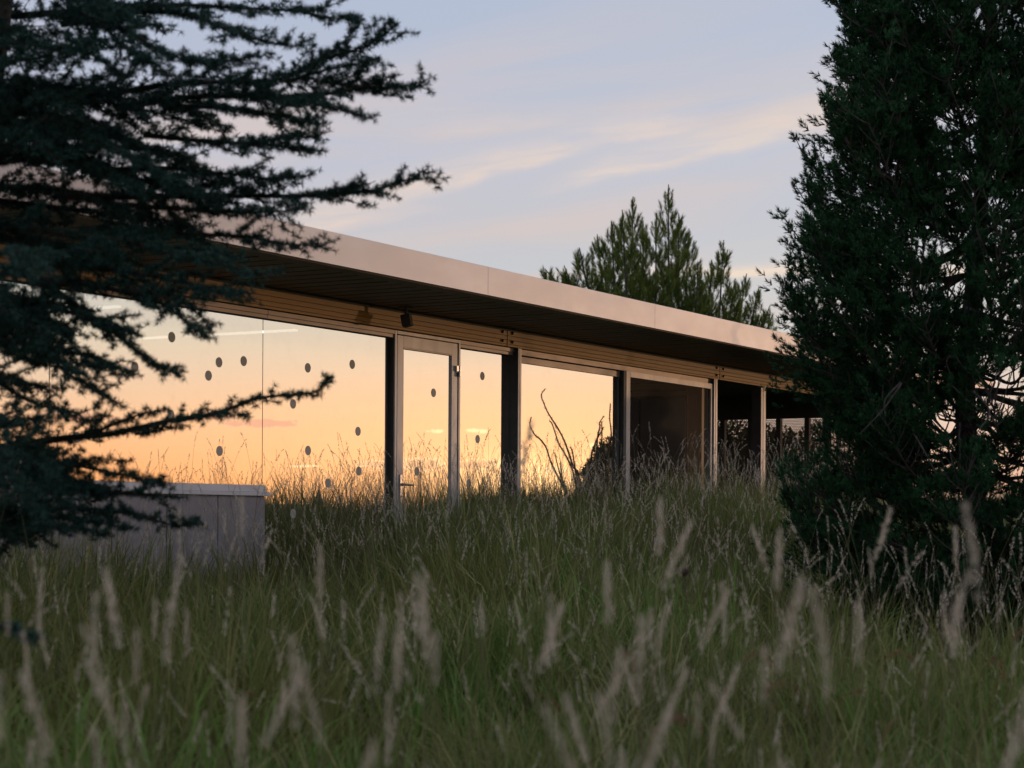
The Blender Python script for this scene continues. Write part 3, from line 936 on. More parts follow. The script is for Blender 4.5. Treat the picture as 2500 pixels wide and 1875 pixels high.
CEDAR_BR = [  # (pixel polyline, depth at start, depth at tip, side length)
    ([(30, 40), (250, 22), (480, 12), (640, 22), (760, 32), (800, 22), (845, 5)], 7.8, 7.4, .20),
    ([(740, 30), (800, 44), (848, 48), (850, 36)], 7.45, 7.4, .10),
    ([(848, 40), (856, 62), (858, 80)], 7.4, 7.4, .05),
    ([(150, 60), (330, 28), (450, 35), (560, 72), (620, 98), (690, 112), (762, 108)], 7.9, 7.2, .22),
    ([(160, 50), (300, 70), (370, 115), (440, 142), (500, 158), (562, 168)], 7.7, 7.1, .22),
    ([(455, 150), (530, 150), (600, 142), (668, 130)], 7.3, 7.1, .10),
    ([(180, 20), (250, 60), (300, 112), (360, 150), (420, 190)], 7.6, 7.0, .20),
    ([(40, 250), (250, 230), (430, 205), (600, 200), (720, 185), (780, 150), (860, 122), (930, 90), (977, 52)], 8.1, 7.5, .40),
    ([(760, 165), (815, 122), (855, 85), (882, 50)], 7.7, 7.6, .12),
    ([(905, 105), (935, 75), (950, 45)], 7.55, 7.5, .05),
    ([(700, 200), (790, 170), (860, 160), (924, 144)], 7.6, 7.5, .14),
    ([(300, 260), (500, 235), (700, 235), (850, 222), (940, 212), (1010, 205), (1058, 184)], 7.9, 7.4, .42),
    ([(820, 225), (890, 210), (930, 198), (975, 180)], 7.6, 7.5, .10),
    ([(600, 235), (720, 245), (820, 262), (918, 292)], 7.7, 7.3, .16),
    ([(400, 260), (560, 262), (680, 285), (745, 300), (806, 305)], 7.8, 7.3, .20),
    ([(350, 330), (500, 345), (620, 352), (700, 358), (786, 370)], 7.8, 7.4, .22),
    ([(600, 350), (680, 338), (740, 335), (792, 348)], 7.6, 7.4, .14),
    ([(200, 420), (400, 410), (560, 425), (660, 436), (746, 434)], 7.9, 7.4, .22),
    ([(560, 430), (600, 422), (630, 412), (648, 402)], 7.5, 7.5, .06),
    ([(150, 480), (400, 480), (600, 478), (750, 480), (860, 468), (960, 450), (1010, 432), (1046, 408)], 8.0, 7.4, .42),
    ([(820, 475), (865, 460), (915, 445)], 7.6, 7.6, .08),
    ([(300, 500), (500, 515), (650, 520), (760, 512)], 7.8, 7.3, .26),
    ([(200, 560), (420, 570), (600, 578), (700, 596), (770, 602), (818, 614)], 7.9, 7.4, .24),
    ([(60, 560), (300, 590), (460, 625), (560, 650), (668, 676)], 7.7, 6.9, .26),
    ([(50, 640), (300, 660), (450, 690), (540, 712), (592, 716)], 7.6, 6.9, .28),
    ([(100, 680), (300, 710), (400, 745), (460, 790), (505, 822)], 7.6, 7.0, .22),
    ([(300, 700), (420, 730), (480, 765), (517, 800)], 7.3, 7.0, .16),
    ([(20, 720), (160, 760), (250, 790), (346, 818)], 7.7, 7.2, .20),
    ([(40, 660), (150, 720), (260, 800), (350, 870), (400, 900), (452, 922)], 7.8, 7.2, .20),
    ([(0, 760), (100, 850), (180, 920), (240, 955), (286, 992)], 7.8, 7.3, .22),
    ([(0, 830), (120, 850), (220, 870), (290, 905), (352, 922)], 7.7, 7.2, .20),
    ([(200, 880), (250, 900), (300, 910)], 7.4, 7.3, .12),
    ([(-40, 900), (60, 975), (145, 1002), (199, 1026), (236, 1034)], 7.7, 7.4, .16),
    ([(-60, 1100), (60, 1085), (150, 1072), (260, 1062), (330, 1048), (434, 1024), (542, 1004), (633, 972), (716, 966), (770, 960), (800, 934), (814, 924)], 7.9, 7.2, .13),
    ([(217, 1066), (290, 1030), (350, 1012), (412, 1000)], 7.5, 7.4, .06),
    ([(200, 1066), (240, 1030), (275, 1003)], 7.5, 7.5, .04),
    ([(330, 1060), (400, 1050), (452, 1046)], 7.5, 7.5, .06),
    ([(434, 1030), (520, 1010), (605, 1018)], 7.4, 7.3, .06),
    ([(-60, 1150), (80, 1130), (200, 1140), (300, 1160), (350, 1172), (402, 1164)], 7.8, 7.3, .24),
    ([(-60, 1180), (100, 1185), (250, 1200), (340, 1205), (440, 1217)], 7.7, 7.3, .22),
    ([(-60, 1230), (80, 1240), (220, 1243), (330, 1258), (430, 1282), (488, 1266)], 7.7, 7.1, .16),
    ([(-40, 1240), (100, 1262), (220, 1272), (322, 1296)], 7.6, 7.2, .16),
    ([(-60, 1270), (80, 1282), (180, 1288), (274, 1312)], 7.5, 7.2, .14),
    ([(-60, 1300), (0, 1310), (45, 1325)], 7.4, 7.2, .14),
    ([(-120, 1500), (-40, 1520), (30, 1535), (96, 1572)], 5.2, 4.9, .05),
    ([(-60, 150), (100, 140), (170, 100), (205, 130)], 7.2, 6.9, .24),
    ([(-60, 380), (60, 330), (180, 235), (272, 168)], 7.4, 7.2, .14),
    ([(100, 240), (150, 195), (205, 130)], 7.6, 7.4, .12),
    ([(-30, 620), (40, 610), (80, 640), (70, 690)], 6.3, 6.0, .14),
]


def build_cedar():
    base = at(-20, 1266, 8.0); gx, gy = base.x, base.y
    root = empty('cedar_tree', (gx, gy, float(ground_z(gx, gy))))
    tag(root, 'blue green cedar with flat drooping branches reaching in from the left edge', 'tree')
    inv = Vector(root.location)
    tp = [Vector((-.25, 0, -.1)), Vector((-.2, 0, 1.2)), Vector((-.14, .03, 2.4)), Vector((.02, .0, 3.6)), Vector((.0, .0, 5.2))]
    MB().tube(smooth_poly(tp), [.15 - .1 * k / 24 for k in range(25)], 12).build('trunk', M['bark_dark'], root, smooth=True)
    for pl, y0, y1, sl in CEDAR_BR:
        n = len(pl)
        pts = [at(px, py, y0 + (y1 - y0) * k / (n - 1) + rng.normal() * .03) - inv for k, (px, py) in enumerate(pl)]
        L = sum((pts[i + 1] - pts[i]).length for i in range(n - 1))
        wood, RP, RD = cedar_branch(pts, r0=.005 + .007 * L, side_len=sl, start=.0)
        b = wood.build('branch', M['bark_dark'], root)
        V, F, Tn = stamp(CEDAR_T, RP, RD, rng.uniform(.85, 1.2, len(RP)), rng.integers(0, 8, len(RP)), rng.uniform(-.1, .5) + rng.uniform(0, .55, len(RP)))
        o = child('needles', np_mesh('needles', V, F, M['cedar'], Tn), b); tag(o, kind='stuff')
    # dense inner crown: many more branches, joined
    lim_y = [-100, 0, 200, 350, 500, 600, 700, 800, 870, 960, 1040, 1110, 1180, 1260, 1330]
    lim_x = [300, 400, 520, 640, 640, 560, 400, 260, 150, 90, 130, 250, 260, 190, 80]
    Ws, RPs, RDs, TTs = MB(), [], [], []
    for k in range(46):
        py = rng.uniform(-140, 1310)
        if 820 < py < 1040 and rng.uniform() < .75: continue
        if py > 1060 and rng.uniform() < .4: continue
        if py < 230 and rng.uniform() < .55: continue
        lx = np.interp(py, lim_y, lim_x) * rng.uniform(.55, 1.0)
        Y0 = rng.uniform(7.3, 8.6); Y1 = Y0 + rng.uniform(-1.1, .5)
        x0 = rng.uniform(-160, 20); drop = rng.uniform(10, 230) * (lx / 400)
        if py > 960: drop *= .25
        n = 5; pts = []
        for j in range(n):
            f = j / (n - 1)
            pts.append(at(x0 + (lx - x0) * f, py - drop * .6 + drop * f - 30 * math.sin(f * 3.14) + 25 * f * f + rng.normal() * 8, Y0 + (Y1 - Y0) * f) - inv)
        w_, RP, RD = cedar_branch(pts, r0=.012, side_len=.27, start=.0, dens=1.0)
        off = len(Ws.v); Ws.v += w_.v; Ws.f += [tuple(i + off for i in f_) for f_ in w_.f]; Ws.mi += w_.mi
        RPs.append(RP); RDs.append(RD); TTs.append(rng.uniform(-.1, .55) + rng.uniform(0, .5, len(RP)))
    # limbs that leave the trunk away from the camera's frame, towards the left and the back
    for k in range(26):
        a = rng.uniform(math.radians(95), math.radians(300)); z = rng.uniform(.5, 4.6); L = 1.7 * (1 - z / 7)
        pts = [Vector((math.cos(a) * L * f, math.sin(a) * L * f, z + .1 * math.sin(f * 3) - .15 * f * f)) for f in (0, .3, .6, 1)]
        w_, RP, RD = cedar_branch(pts, r0=.012, side_len=.4, start=.1, dens=.55)
        off = len(Ws.v); Ws.v += w_.v; Ws.f += [tuple(i + off for i in f_) for f_ in w_.f]; Ws.mi += w_.mi
        RPs.append(RP); RDs.append(RD); TTs.append(rng.uniform(0, 1, len(RP)))
    o = Ws.build('inner_twigs', M['bark_dark'], root); tag(o, kind='stuff')
    RP, RD = np.concatenate(RPs), np.concatenate(RDs)
    V, F, Tn = stamp(CEDAR_T, RP, RD, rng.uniform(.9, 1.25, len(RP)), rng.integers(0, 8, len(RP)), np.concatenate(TTs))
    o = child('crown', np_mesh('crown', V, F, M['cedar'], Tn), root); tag(o, kind='stuff')
    print('cedar rosettes fill', len(RP))


build_cedar()


# ================================================================== PINE (right foreground)
def build_pine():
    YP = 12.6
    base = at(2400, 1266, YP)
    root = empty('pine_tree', (base.x, base.y, float(ground_z(base.x, base.y))))
    tag(root, 'dense dark green pine filling the right edge in front of the roof end', 'tree')
    inv = Vector(root.location); gz = inv.z
    H = 6.4
    tr = [Vector((.12, 0, -.1)), Vector((.05, .05, .8)), Vector((-.12, 0, 1.9)), Vector((-.02, .05, 3.2)), Vector((.03, 0, 4.6)), Vector((0, 0, H))]
    trp = smooth_poly(tr)
    MB().tube(trp, [.10 * (1 - .85 * k / (len(trp) - 1)) for k in range(len(trp))], 12).build('trunk', M['bark'], root, smooth=True)
    # crown outline on the left, as radius by height
    oy = [-300, 0, 60, 150, 210, 285, 340, 400, 470, 520, 590, 640, 690, 740, 800, 860, 920, 960, 1010, 1060, 1120, 1180, 1240, 1290, 1330, 1390, 1450, 1540, 1640]
    ox = [2140, 2055, 2040, 2010, 2035, 2000, 1990, 1965, 1935, 1925, 1935, 1900, 1895, 1905, 1885, 1880, 1885, 1925, 1965, 1960, 1975, 1990, 1985, 1935, 1880, 1890, 1960, 2010, 2040]
    oz = [EYE + (HOR - y) / FPX * YP - gz for y in oy][::-1]; orad = [(2400 - x) / FPX * YP for x in ox][::-1]
    def rad(z): return .95 * float(np.interp(z, oz, orad))
    SP, SD, ST = [], [], []
    nl = 0
    z = .18
    while z < H - .2:
        for _ in range(12):
            a = rng.uniform(0, 2 * math.pi)
            if math.sin(a) > .2 and rng.uniform() < .45: continue
            if _ in (0, 1): a = rng.uniform(math.radians(155), math.radians(225))
            # limb rises outwards then turns up
            R = rad(z) * rng.uniform(.66, 1.0)
            if _ in (0, 1): R = rad(z) * rng.uniform(.86, 1.02)
            if _ >= 5: a = rng.uniform(math.pi * 1.0, math.pi * 2.0); R = rad(z) * rng.uniform(.40, .95)
            ti = min(len(trp) - 1, int((z + .1) / (H + .1) * (len(trp) - 1))); st = trp[ti]
            droop = rng.uniform(-.14, .12) if z > .9 else rng.uniform(-.12, .1)
            pts = []
            for f in (0, .25, .5, .75, 1.0):
                pts.append(Vector((st.x * (1 - f) + math.cos(a) * R * f, st.y * (1 - f) + math.sin(a) * R * f, z + R * (droop * f + .25 * f * f - .18 * math.sin(f * 3.1)))) + Vector(rng.normal(size=3) * .03 * (f > 0)))
            limb = MB(); sp = smooth_poly(pts, 4)
            limb.tube(sp, [.017 * (1 - .8 * k / (len(sp) - 1)) for k in range(len(sp))], 6, cap=False)
            P, Tn, s, L = poly_resample([tuple(p) for p in sp], .03)
            # side branchlets
            d = L * rng.uniform(.26, .42)
            while d < L:
                i = min(len(P) - 1, int(d / L * (len(P) - 1)))
                for sd in (-1, 1):
                    if rng.uniform() < .22: continue
                    hz = np.cross(Tn[i], [0, 0, 1.]); hz /= max(np.linalg.norm(hz), 1e-6)
                    ln = rng.uniform(.14, .36) * (1.15 - .4 * d / L)
                    dirn = Tn[i] * rng.uniform(.5, .9) + hz * sd * rng.uniform(.4, .9) + np.array([0, 0, rng.uniform(-.25, .75)])
                    dirn /= np.linalg.norm(dirn)
                    n = 5; f = np.linspace(0, 1, n)[:, None]; tn = rng.uniform(-.1, .6)
                    Q = P[i] + dirn * ln * f + np.array([[0, 0, .35 * ln]]) * f ** 2
                    limb.tube([q for q in Q], [.006, .005, .004, .0035, .003], 4, cap=False)
                    for j in range(1, n):
                        for _k in range(2 if j < n - 1 else 6):
                            SP.append(Q[j] + rng.normal(size=3) * .014); ST.append(tn + .12 * j * rng.uniform())
                            q = (Q[j] - Q[j - 1]); q = q / np.linalg.norm(q)
                            SD.append(q * .8 + rng.normal(size=3) * (.5 if j < n - 1 else .55) + np.array([0, 0, .5]))
                d += rng.uniform(.05, .085)
            for _k in range(4):
                SP.append(P[-1] + rng.normal(size=3) * .01); SD.append(Tn[-1] + rng.normal(size=3) * .4 + np.array([0, 0, .4])); ST.append(.5)
            limb.build('branch', M['bark'], root); nl += 1
            if nl >= 292: break
        if nl >= 292: break
        z += rng.uniform(.15, .22) if z < 4.3 else .30
    # inner foliage clumps between the limbs
    it = MB()
    for k in range(560):
        z = rng.uniform(.5, H - .5); a = rng.uniform(math.pi * .85, math.pi * 2.25); r = rad(z) * rng.uniform(.30, .92)
        if k >= 330: z = rng.uniform(.75, 4.4); a = math.pi + rng.normal() * .45; r = rad(z) * rng.uniform(.62, .99)
        c = np.array([math.cos(a) * r, math.sin(a) * r, z]); out = np.array([math.cos(a), math.sin(a), .3]); tn = rng.uniform(-.15, .5)
        it.tube([Vector(c - out * .25), Vector(c - out * .1), Vector(c)], [.007, .005, .003], 4, cap=False)
        for _k in range(20):
            o_ = rng.normal(size=3) * np.array([.075, .075, .06])
            SP.append(c + o_); SD.append(out * .7 + o_ * 5 + np.array([0, 0, .6]) + rng.normal(size=3) * .2); ST.append(tn + .15 * rng.uniform())
    tag(it.build('inner_twigs', M['bark'], root), kind='stuff')
    # thin bare twigs that hang in the lower crown
    for k in range(16):
        p0 = at(rng.uniform(2020, 2480), rng.uniform(820, 1180), YP - rng.uniform(.2, .9)) - inv
        dr = Vector((rng.uniform(-.25, .25), rng.uniform(-.2, .2), -rng.uniform(.1, .4)))
        mid = p0 + dr * .5 + Vector((rng.uniform(-.12, .12), 0, 0))
        tw = smooth_poly([p0, mid, p0 + dr], 5)
        MB().tube(tw, [.007 - .0004 * j for j in range(len(tw))], 5).build('bare_twig', M['bark'], root)
    SP, SD, ST = np.array(SP), np.array(SD), np.array(ST)
    # a few windows in the crown where the sky shows through
    q = SP + np.array(inv); u = q[:, 0] / q[:, 1]
    px = u * FPX + 1250; py = HOR - (q[:, 2] - EYE) / q[:, 1] * FPX
    keep = np.ones(len(SP), bool)
    for cx, cy, rx, ry, pr in ((2170, 420, 50, 30, .75), (2330, 300, 50, 35, .75), (2420, 500, 35, 22, .8), (2320, 700, 45, 25, .8),
                               (2350, 1040, 90, 40, .93), (2450, 960, 60, 60, .93), (2290, 1130, 90, 30, .85), (2470, 1150, 60, 40, .9), (2100, 1240, 120, 35, .75),
                               (2360, 1215, 110, 14, .9), (2060, 1120, 60, 50, .6), (2250, 1300, 120, 35, .7), (2230, 770, 30, 20, .6), (1985, 1180, 50, 40, .5)):
        inn = ((px - cx) / rx) ** 2 + ((py - cy) / ry) ** 2 < 1
        keep &= ~(inn & (rng.uniform(size=len(SP)) < pr))
    SP, SD, ST = SP[keep], SD[keep], ST[keep]
    TPL = [pine_shoot(26, axis=.06, L=.042, w=.0031, spread=1.0) for _ in range(6)]
    V, F, Tn = stamp(TPL, SP, SD, rng.uniform(.6, 1.1, len(SP)), rng.integers(0, 6, len(SP)), ST + rng.uniform(-.1, .2, len(SP)))
    o = child('crown', np_mesh('crown', V, F, M['pine'], Tn), root); tag(o, kind='stuff')
    print('pine shoots', len(SP), 'limbs', nl, 'tris', len(F))


build_pine()


# ================================================================== PINE BEHIND THE ROOF
def build_far_pine():
    YB = 36.0
    base = at(1610, 1266, YB)
    root = empty('pine_tree', (base.x, base.y, float(ground_z(base.x, base.y))))
    tag(root, 'bushy many-topped pine rising behind the roof left of the dark pine', 'tree')
    inv = Vector(root.location)
    hub = at(1610, 1000, YB) - inv
    MB().tube([Vector((0, 0, -.1)), Vector((.1, 0, 1.2)), hub], [.22, .18, .13], 12).build('trunk', M['bark'], root, smooth=True)
    tops = [(1330, 656, 50, 14), (1377, 648, 85, 22), (1414, 604, 120, 34), (1458, 572, 180, 42), (1492, 540, 220, 46), (1519, 512, 260, 42), (1545, 480, 300, 44),
            (1570, 540, 260, 46), (1602, 520, 300, 48), (1632, 450, 380, 50), (1657, 520, 300, 42), (1682, 558, 260, 46), (1705, 640, 200, 44), (1738, 634, 190, 40),
            (1767, 586, 260, 48), (1795, 680, 160, 40), (1823, 668, 170, 36), (1853, 700, 140, 40), (1880, 746, 90, 34), (1480, 640, 180, 60), (1560, 640, 180, 70),
            (1640, 640, 180, 70), (1720, 740, 90, 50), (1510, 720, 120, 60), (1600, 740, 120, 70)]
    SP, SD, SS = [], [], []
    for (px, py, h, hw) in tops:
        Y = YB + rng.uniform(-1.3, 1.3)
        tip = at(px, py, Y) - inv; s = Y / FPX
        hub2 = hub + Vector(rng.normal(size=3) * .2)
        foot = Vector((tip.x * .85 + hub2.x * .15, tip.y, tip.z - h * s))
        ax = smooth_poly([hub2, (hub2 + foot) * .5 + Vector((0, 0, -.1)), foot, tip], 5)
        MB().tube(ax, [.05 * (1 - .9 * k / (len(ax) - 1)) + .004 for k in range(len(ax))], 5, cap=False).build('branch', M['bark'], root)
        n = int(h * .36 + hw * .26)
        for k in range(n):
            f = rng.uniform(0, 1) ** .8        # 0 tip .. 1 foot
            c = tip.lerp(foot, f); a = rng.uniform(0, 2 * math.pi)
            r = hw * s * min(1.0, .10 + f * 1.5) * rng.uniform(.1, 1) ** .6
            SP.append((c.x + math.cos(a) * r, c.y + math.sin(a) * r, c.z - .25 * r - .18))
            SD.append((math.cos(a) * (.25 + .5 * f) + rng.normal() * .12, math.sin(a) * (.25 + .5 * f), 1.0))
            SS.append(rng.uniform(.7, 1.1) * (.62 if f < .12 else 1))
        for k in range(3):
            SP.append((tip.x, tip.y, tip.z - .25 - .1 * k)); SD.append((rng.normal() * .1, 0, 1)); SS.append(.7)
    # lower mass hidden behind the roof
    for k in range(250):
        a = rng.uniform(0, 2 * math.pi); r = 2.1 * math.sqrt(rng.uniform()); z = rng.uniform(1.6, 4.1)
        SP.append((math.cos(a) * r, math.sin(a) * r, z)); SD.append((math.cos(a) * .6, math.sin(a) * .6, .8)); SS.append(1.0)
    SP, SD, SS = np.array(SP), np.array(SD), np.array(SS)
    TPL = [pine_shoot(75, axis=.22, L=.13, w=.0042, spread=.8, bend=.2) for _ in range(5)]
    V, F, Tn = stamp(TPL, SP, SD, SS, rng.integers(0, 5, len(SP)), rng.uniform(0, 1, len(SP)))
    o = child('crown', np_mesh('crown', V, F, M['pine_far'], Tn), root); tag(o, kind='stuff')
    print('far pine shoots', len(SP), 'tris', len(F))


build_far_pine()


# ================================================================== SHRUBS AND OCOTILLO
def leaf_cloud(n, blobs, size, droop=0.0):
    """small leaf faces spread through overlapping clumps"""
    cs = np.array([b[:3] for b in blobs]); rr = np.array([b[3] for b in blobs])
    which = rng.integers(0, len(blobs), n)
    d = rng.normal(size=(n, 3)); d /= np.linalg.norm(d, axis=1, keepdims=True)
    P = cs[which] + d * (rr[which] * rng.uniform(.35, 1.0, n) ** .6)[:, None]
    D = d + rng.normal(size=(n, 3)) * .6; D /= np.linalg.norm(D, axis=1, keepdims=True)
    side = np.cross(D, rng.normal(size=(n, 3))); side /= np.linalg.norm(side, axis=1, keepdims=True)
    L = (rng.uniform(.6, 1.3, n) * size)[:, None]
    V = np.stack([P, P + D * L * .5 + side * L * .22, P + D * L, P + D * L * .5 - side * L * .22], 1).reshape(-1, 3)
    i = (np.arange(n) * 4)[:, None]
    F = np.concatenate([i + [[0, 1, 2]], i + [[0, 2, 3]]], 1).reshape(-1, 3)
    return V, F, np.repeat(rng.uniform(0, 1, n), 4)


def shrub(name, loc, h, w, n, size, label, blobs=None, stems=7):
    root = empty(name, loc); tag(root, label, 'shrub')
    if blobs is None:
        blobs = [(rng.normal() * w * .33, rng.normal() * w * .33, h * rng.uniform(.35, .85), w * rng.uniform(.14, .26)) for _ in range(22)]
    st = MB()
    for b in blobs[::max(1, len(blobs) // stems)]:
        st.tube(smooth_poly([Vector((0, 0, -.05)), Vector((b[0] * .35, b[1] * .35, b[2] * .45)), Vector(b[:3])], 4), [.03, .026, .022, .018, .014, .011, .009, .007, .005], 5, cap=False)
    st.build('trunk', M['bark_dark'], root)
    V, F, Tn = leaf_cloud(n, blobs, size)
    o = child('crown', np_mesh('crown', V, F, M['shrub'], Tn), root); tag(o, kind='stuff')
    return root


def mirror_at(px, py, Y):
    """point whose reflection in the glass is seen at that pixel and path length"""
    p = at(px, py, Y); t, q = w2loc(p.x, p.y)
    return loc2w(t, -q, p.z)


def build_reflected():
    YV = 31.0
    c0 = lambda x, y: (1280 + .223 * x, 900 + .223 * y)
    # bush with gaps
    ctr = mirror_at(1462, 1266, YV + 1.0)
    root_loc = Vector((ctr.x, ctr.y, float(ground_z(ctr.x, ctr.y))))
    blobs = []
    for (px, py, r) in ((1425, 1225, .16), (1428, 1172, .20), (1440, 1145, .20), (1462, 1108, .16), (1486, 1092, .16), (1418, 1205, .20), (1410, 1240, .20), (1395, 1260, .16), (1440, 1225, .25), (1440, 1190, .16), (1410, 1250, .15), (1455, 1150, .16), (1470, 1120, .13), (1480, 1175, .2), (1500, 1140, .18), (1490, 1110, .12), (1505, 1095, .12), (1450, 1230, .2), (1480, 1230, .22), (1510, 1200, .2),
                        (1436, 1150, .10), (1462, 1195, .18), (1525, 1120, .18), (1540, 1080, .16), (1550, 1150, .25), (1530, 1230, .22), (1400, 1275, .12), (1475, 1150, .34), (1490, 1200, .36), (1455, 1205, .26), (1520, 1160, .34), (1435, 1200, .2)):
        for k in range(3):
            p = mirror_at(px + rng.normal() * 6, py + rng.normal() * 6, YV + 1 + rng.normal() * .5) - root_loc
            blobs.append((p.x, p.y, p.z, r * rng.uniform(.7, 1)))
    shrub('thorn_bush', root_loc, 1.8, 1.2, 24000, .05, 'dark rounded bush mirrored in the sliding glass beside the dark stile', blobs, stems=9)
    # ocotillo stems
    g1 = [[(440, 1420), (405, 1280), (330, 1130), (270, 1000), (225, 860), (160, 770), (110, 730), (65, 660), (50, 610), (65, 530)],
          [(560, 1400), (530, 1170), (490, 1040), (430, 920), (370, 820), (330, 700), (295, 600), (270, 575)],
          [(600, 1400), (580, 1160), (520, 1060), (480, 930), (430, 790), (370, 670), (300, 560), (250, 480), (210, 390), (177, 292), (222, 222)],
          [(575, 1380), (545, 1110), (525, 980), (510, 890), (490, 857)],
          [(450, 1430), (405, 1250), (360, 1080), (322, 915)],
          [(455, 1420), (400, 1200), (388, 1020)]]
    g2 = [[(720, 1350), (720, 980), (760, 830), (800, 740), (835, 680), (850, 640)],
          [(780, 1350), (785, 940), (790, 750), (815, 640), (812, 592), (858, 520)],
          [(800, 1350), (820, 900), (835, 740), (835, 580)],
          [(850, 1350), (905, 905), (935, 760), (930, 640), (918, 540), (925, 385)]]
    for stems, bx, lab in ((g1, 530, 'thorny leafless desert shrub with long arching stems, mirrored left of the bush'), (g2, 790, 'thorny leafless stems standing nearly upright above the mirrored bush')):
        b = mirror_at(*c0(bx, 1640), YV); gz = float(ground_z(b.x, b.y))
        root = empty('ocotillo', (b.x, b.y, gz)); tag(root, lab, 'shrub', 'thorny desert shrubs mirrored in the glass'); inv = Vector(root.location)
        for s_ in stems:
            pts = [Vector((rng.normal() * .04, rng.normal() * .04, 0))] + [mirror_at(*c0(x, y), YV + rng.normal() * .05) - inv for x, y in s_]
            sp = smooth_poly(pts, 5); n = len(sp)
            m_ = MB(); m_.tube(sp, [.017 * (1 - .6 * k / n) + .002 for k in range(n)], 6)
            P, Tn, _s, L = poly_resample([tuple(p) for p in sp], .035)
            for k in range(4, len(P)):
                d = rng.normal(size=3); d -= d.dot(Tn[k]) * Tn[k]; d /= np.linalg.norm(d)
                m_.tube([Vector(P[k] + d * .008), Vector(P[k] + d * rng.uniform(.02, .036) + Tn[k] * .01)], [.006, .002], 3, cap=False)
            m_.build('stem', M['thorn'], root)
    # shrubs beyond the porch
    for (px, py, Y, h, w, lab) in ((1800, 1266, 34, 2.5, 1.7, 'leafy shrub seen through the perforated screens nearer the silver post'), (1960, 1266, 37, 2.6, 2.0, 'wide leafy shrub behind the perforated screens beside the dark pine')):
        p = at(px, py, Y); shrub('shrub', (p.x, p.y, float(ground_z(p.x, p.y))), h, w * 1.15, 15000, .09, lab)
    # spire on the skyline, mirrored behind the seed heads
    p = mirror_at(776, 1266, 240.0)
    root = empty('church_spire', (p.x, p.y, float(ground_z(p.x, p.y)))); tag(root, 'far pointed spire with a small finial, mirrored low in the glass behind grass', 'spire')
    s = 240 / FPX; zt = lambda y: EYE + (HOR - 2.5 - y) * s - root.location.z
    MB().lathe([(12.6 * s, 0), (12.6 * s, zt(1262)), (12.8 * s, zt(1255)), (0, zt(1255))], 12).build('tower', M['spire'], root)
    MB().lathe([(12.3 * s, zt(1255)), (12.0 * s, zt(1240)), (10.8 * s, zt(1228)), (8.4 * s, zt(1216)), (5.6 * s, zt(1206)), (3.6 * s, zt(1202))], 12).build('dome', M['spire'], root, smooth=True)
    MB().lathe([(3.4 * s, zt(1203)), (4.4 * s, zt(1199)), (1.8 * s, zt(1197)), (1.2 * s, zt(1190)), (1.5 * s, zt(1185)), (0, zt(1180))], 10).build('finial', M['spire'], root, smooth=True)


build_reflected()


# ================================================================== MEADOW
def blade_patch(n, size, hmin, hmax, wid, lean=.35):
    nt_ = max(3, int(n / 34)); cen = rng.uniform(-size / 2, size / 2, (nt_, 2)); cs = rng.uniform(.7, 1.05, nt_); w_ = rng.integers(0, nt_, n)
    o_ = rng.normal(size=(n, 2)) * .055; b = cen[w_] + o_; h = rng.uniform(hmin, hmax, n) * cs[w_]
    a = np.arctan2(o_[:, 1], o_[:, 0]) + rng.normal(size=n) * .8; le = rng.uniform(.05, 1, n) ** .8 * lean
    L = np.stack([np.cos(a), np.sin(a)], 1); sd = rng.uniform(0, 2 * np.pi, n)
    S = np.stack([np.cos(sd), np.sin(sd)], 1); w = rng.uniform(.6, 1.3, n) * wid
    V = []
    for f, wf in ((0, .8), (.4, 1.0), (.75, .7)):
        c = b + L * (h * le * f ** 2.0)[:, None]; z = h * f * (1 - .12 * le * f)
        for sg in (-1, 1):
            V.append(np.concatenate([c + S * (w * wf * sg)[:, None], z[:, None]], 1))
    c = b + L * (h * le)[:, None]; V.append(np.concatenate([c, (h * (1 - .35 * le))[:, None]], 1))
    V = np.stack(V, 1)      # n,7,3
    i = (np.arange(n) * 7)[:, None]
    F = np.concatenate([i + [[0, 1, 3]], i + [[0, 3, 2]], i + [[2, 3, 5]], i + [[2, 5, 4]], i + [[4, 5, 6]]], 1).reshape(-1, 3)
    dry = np.where(rng.uniform(size=n) < .20, rng.uniform(.7, 1, n), rng.uniform(0, .5, n) ** 1.2)
    t = np.clip(dry[:, None] + np.array([[-.3, -.3, .0, .0, .2, .2, .45]]), 0, 1)
    return V.reshape(-1, 3), F, t.ravel()


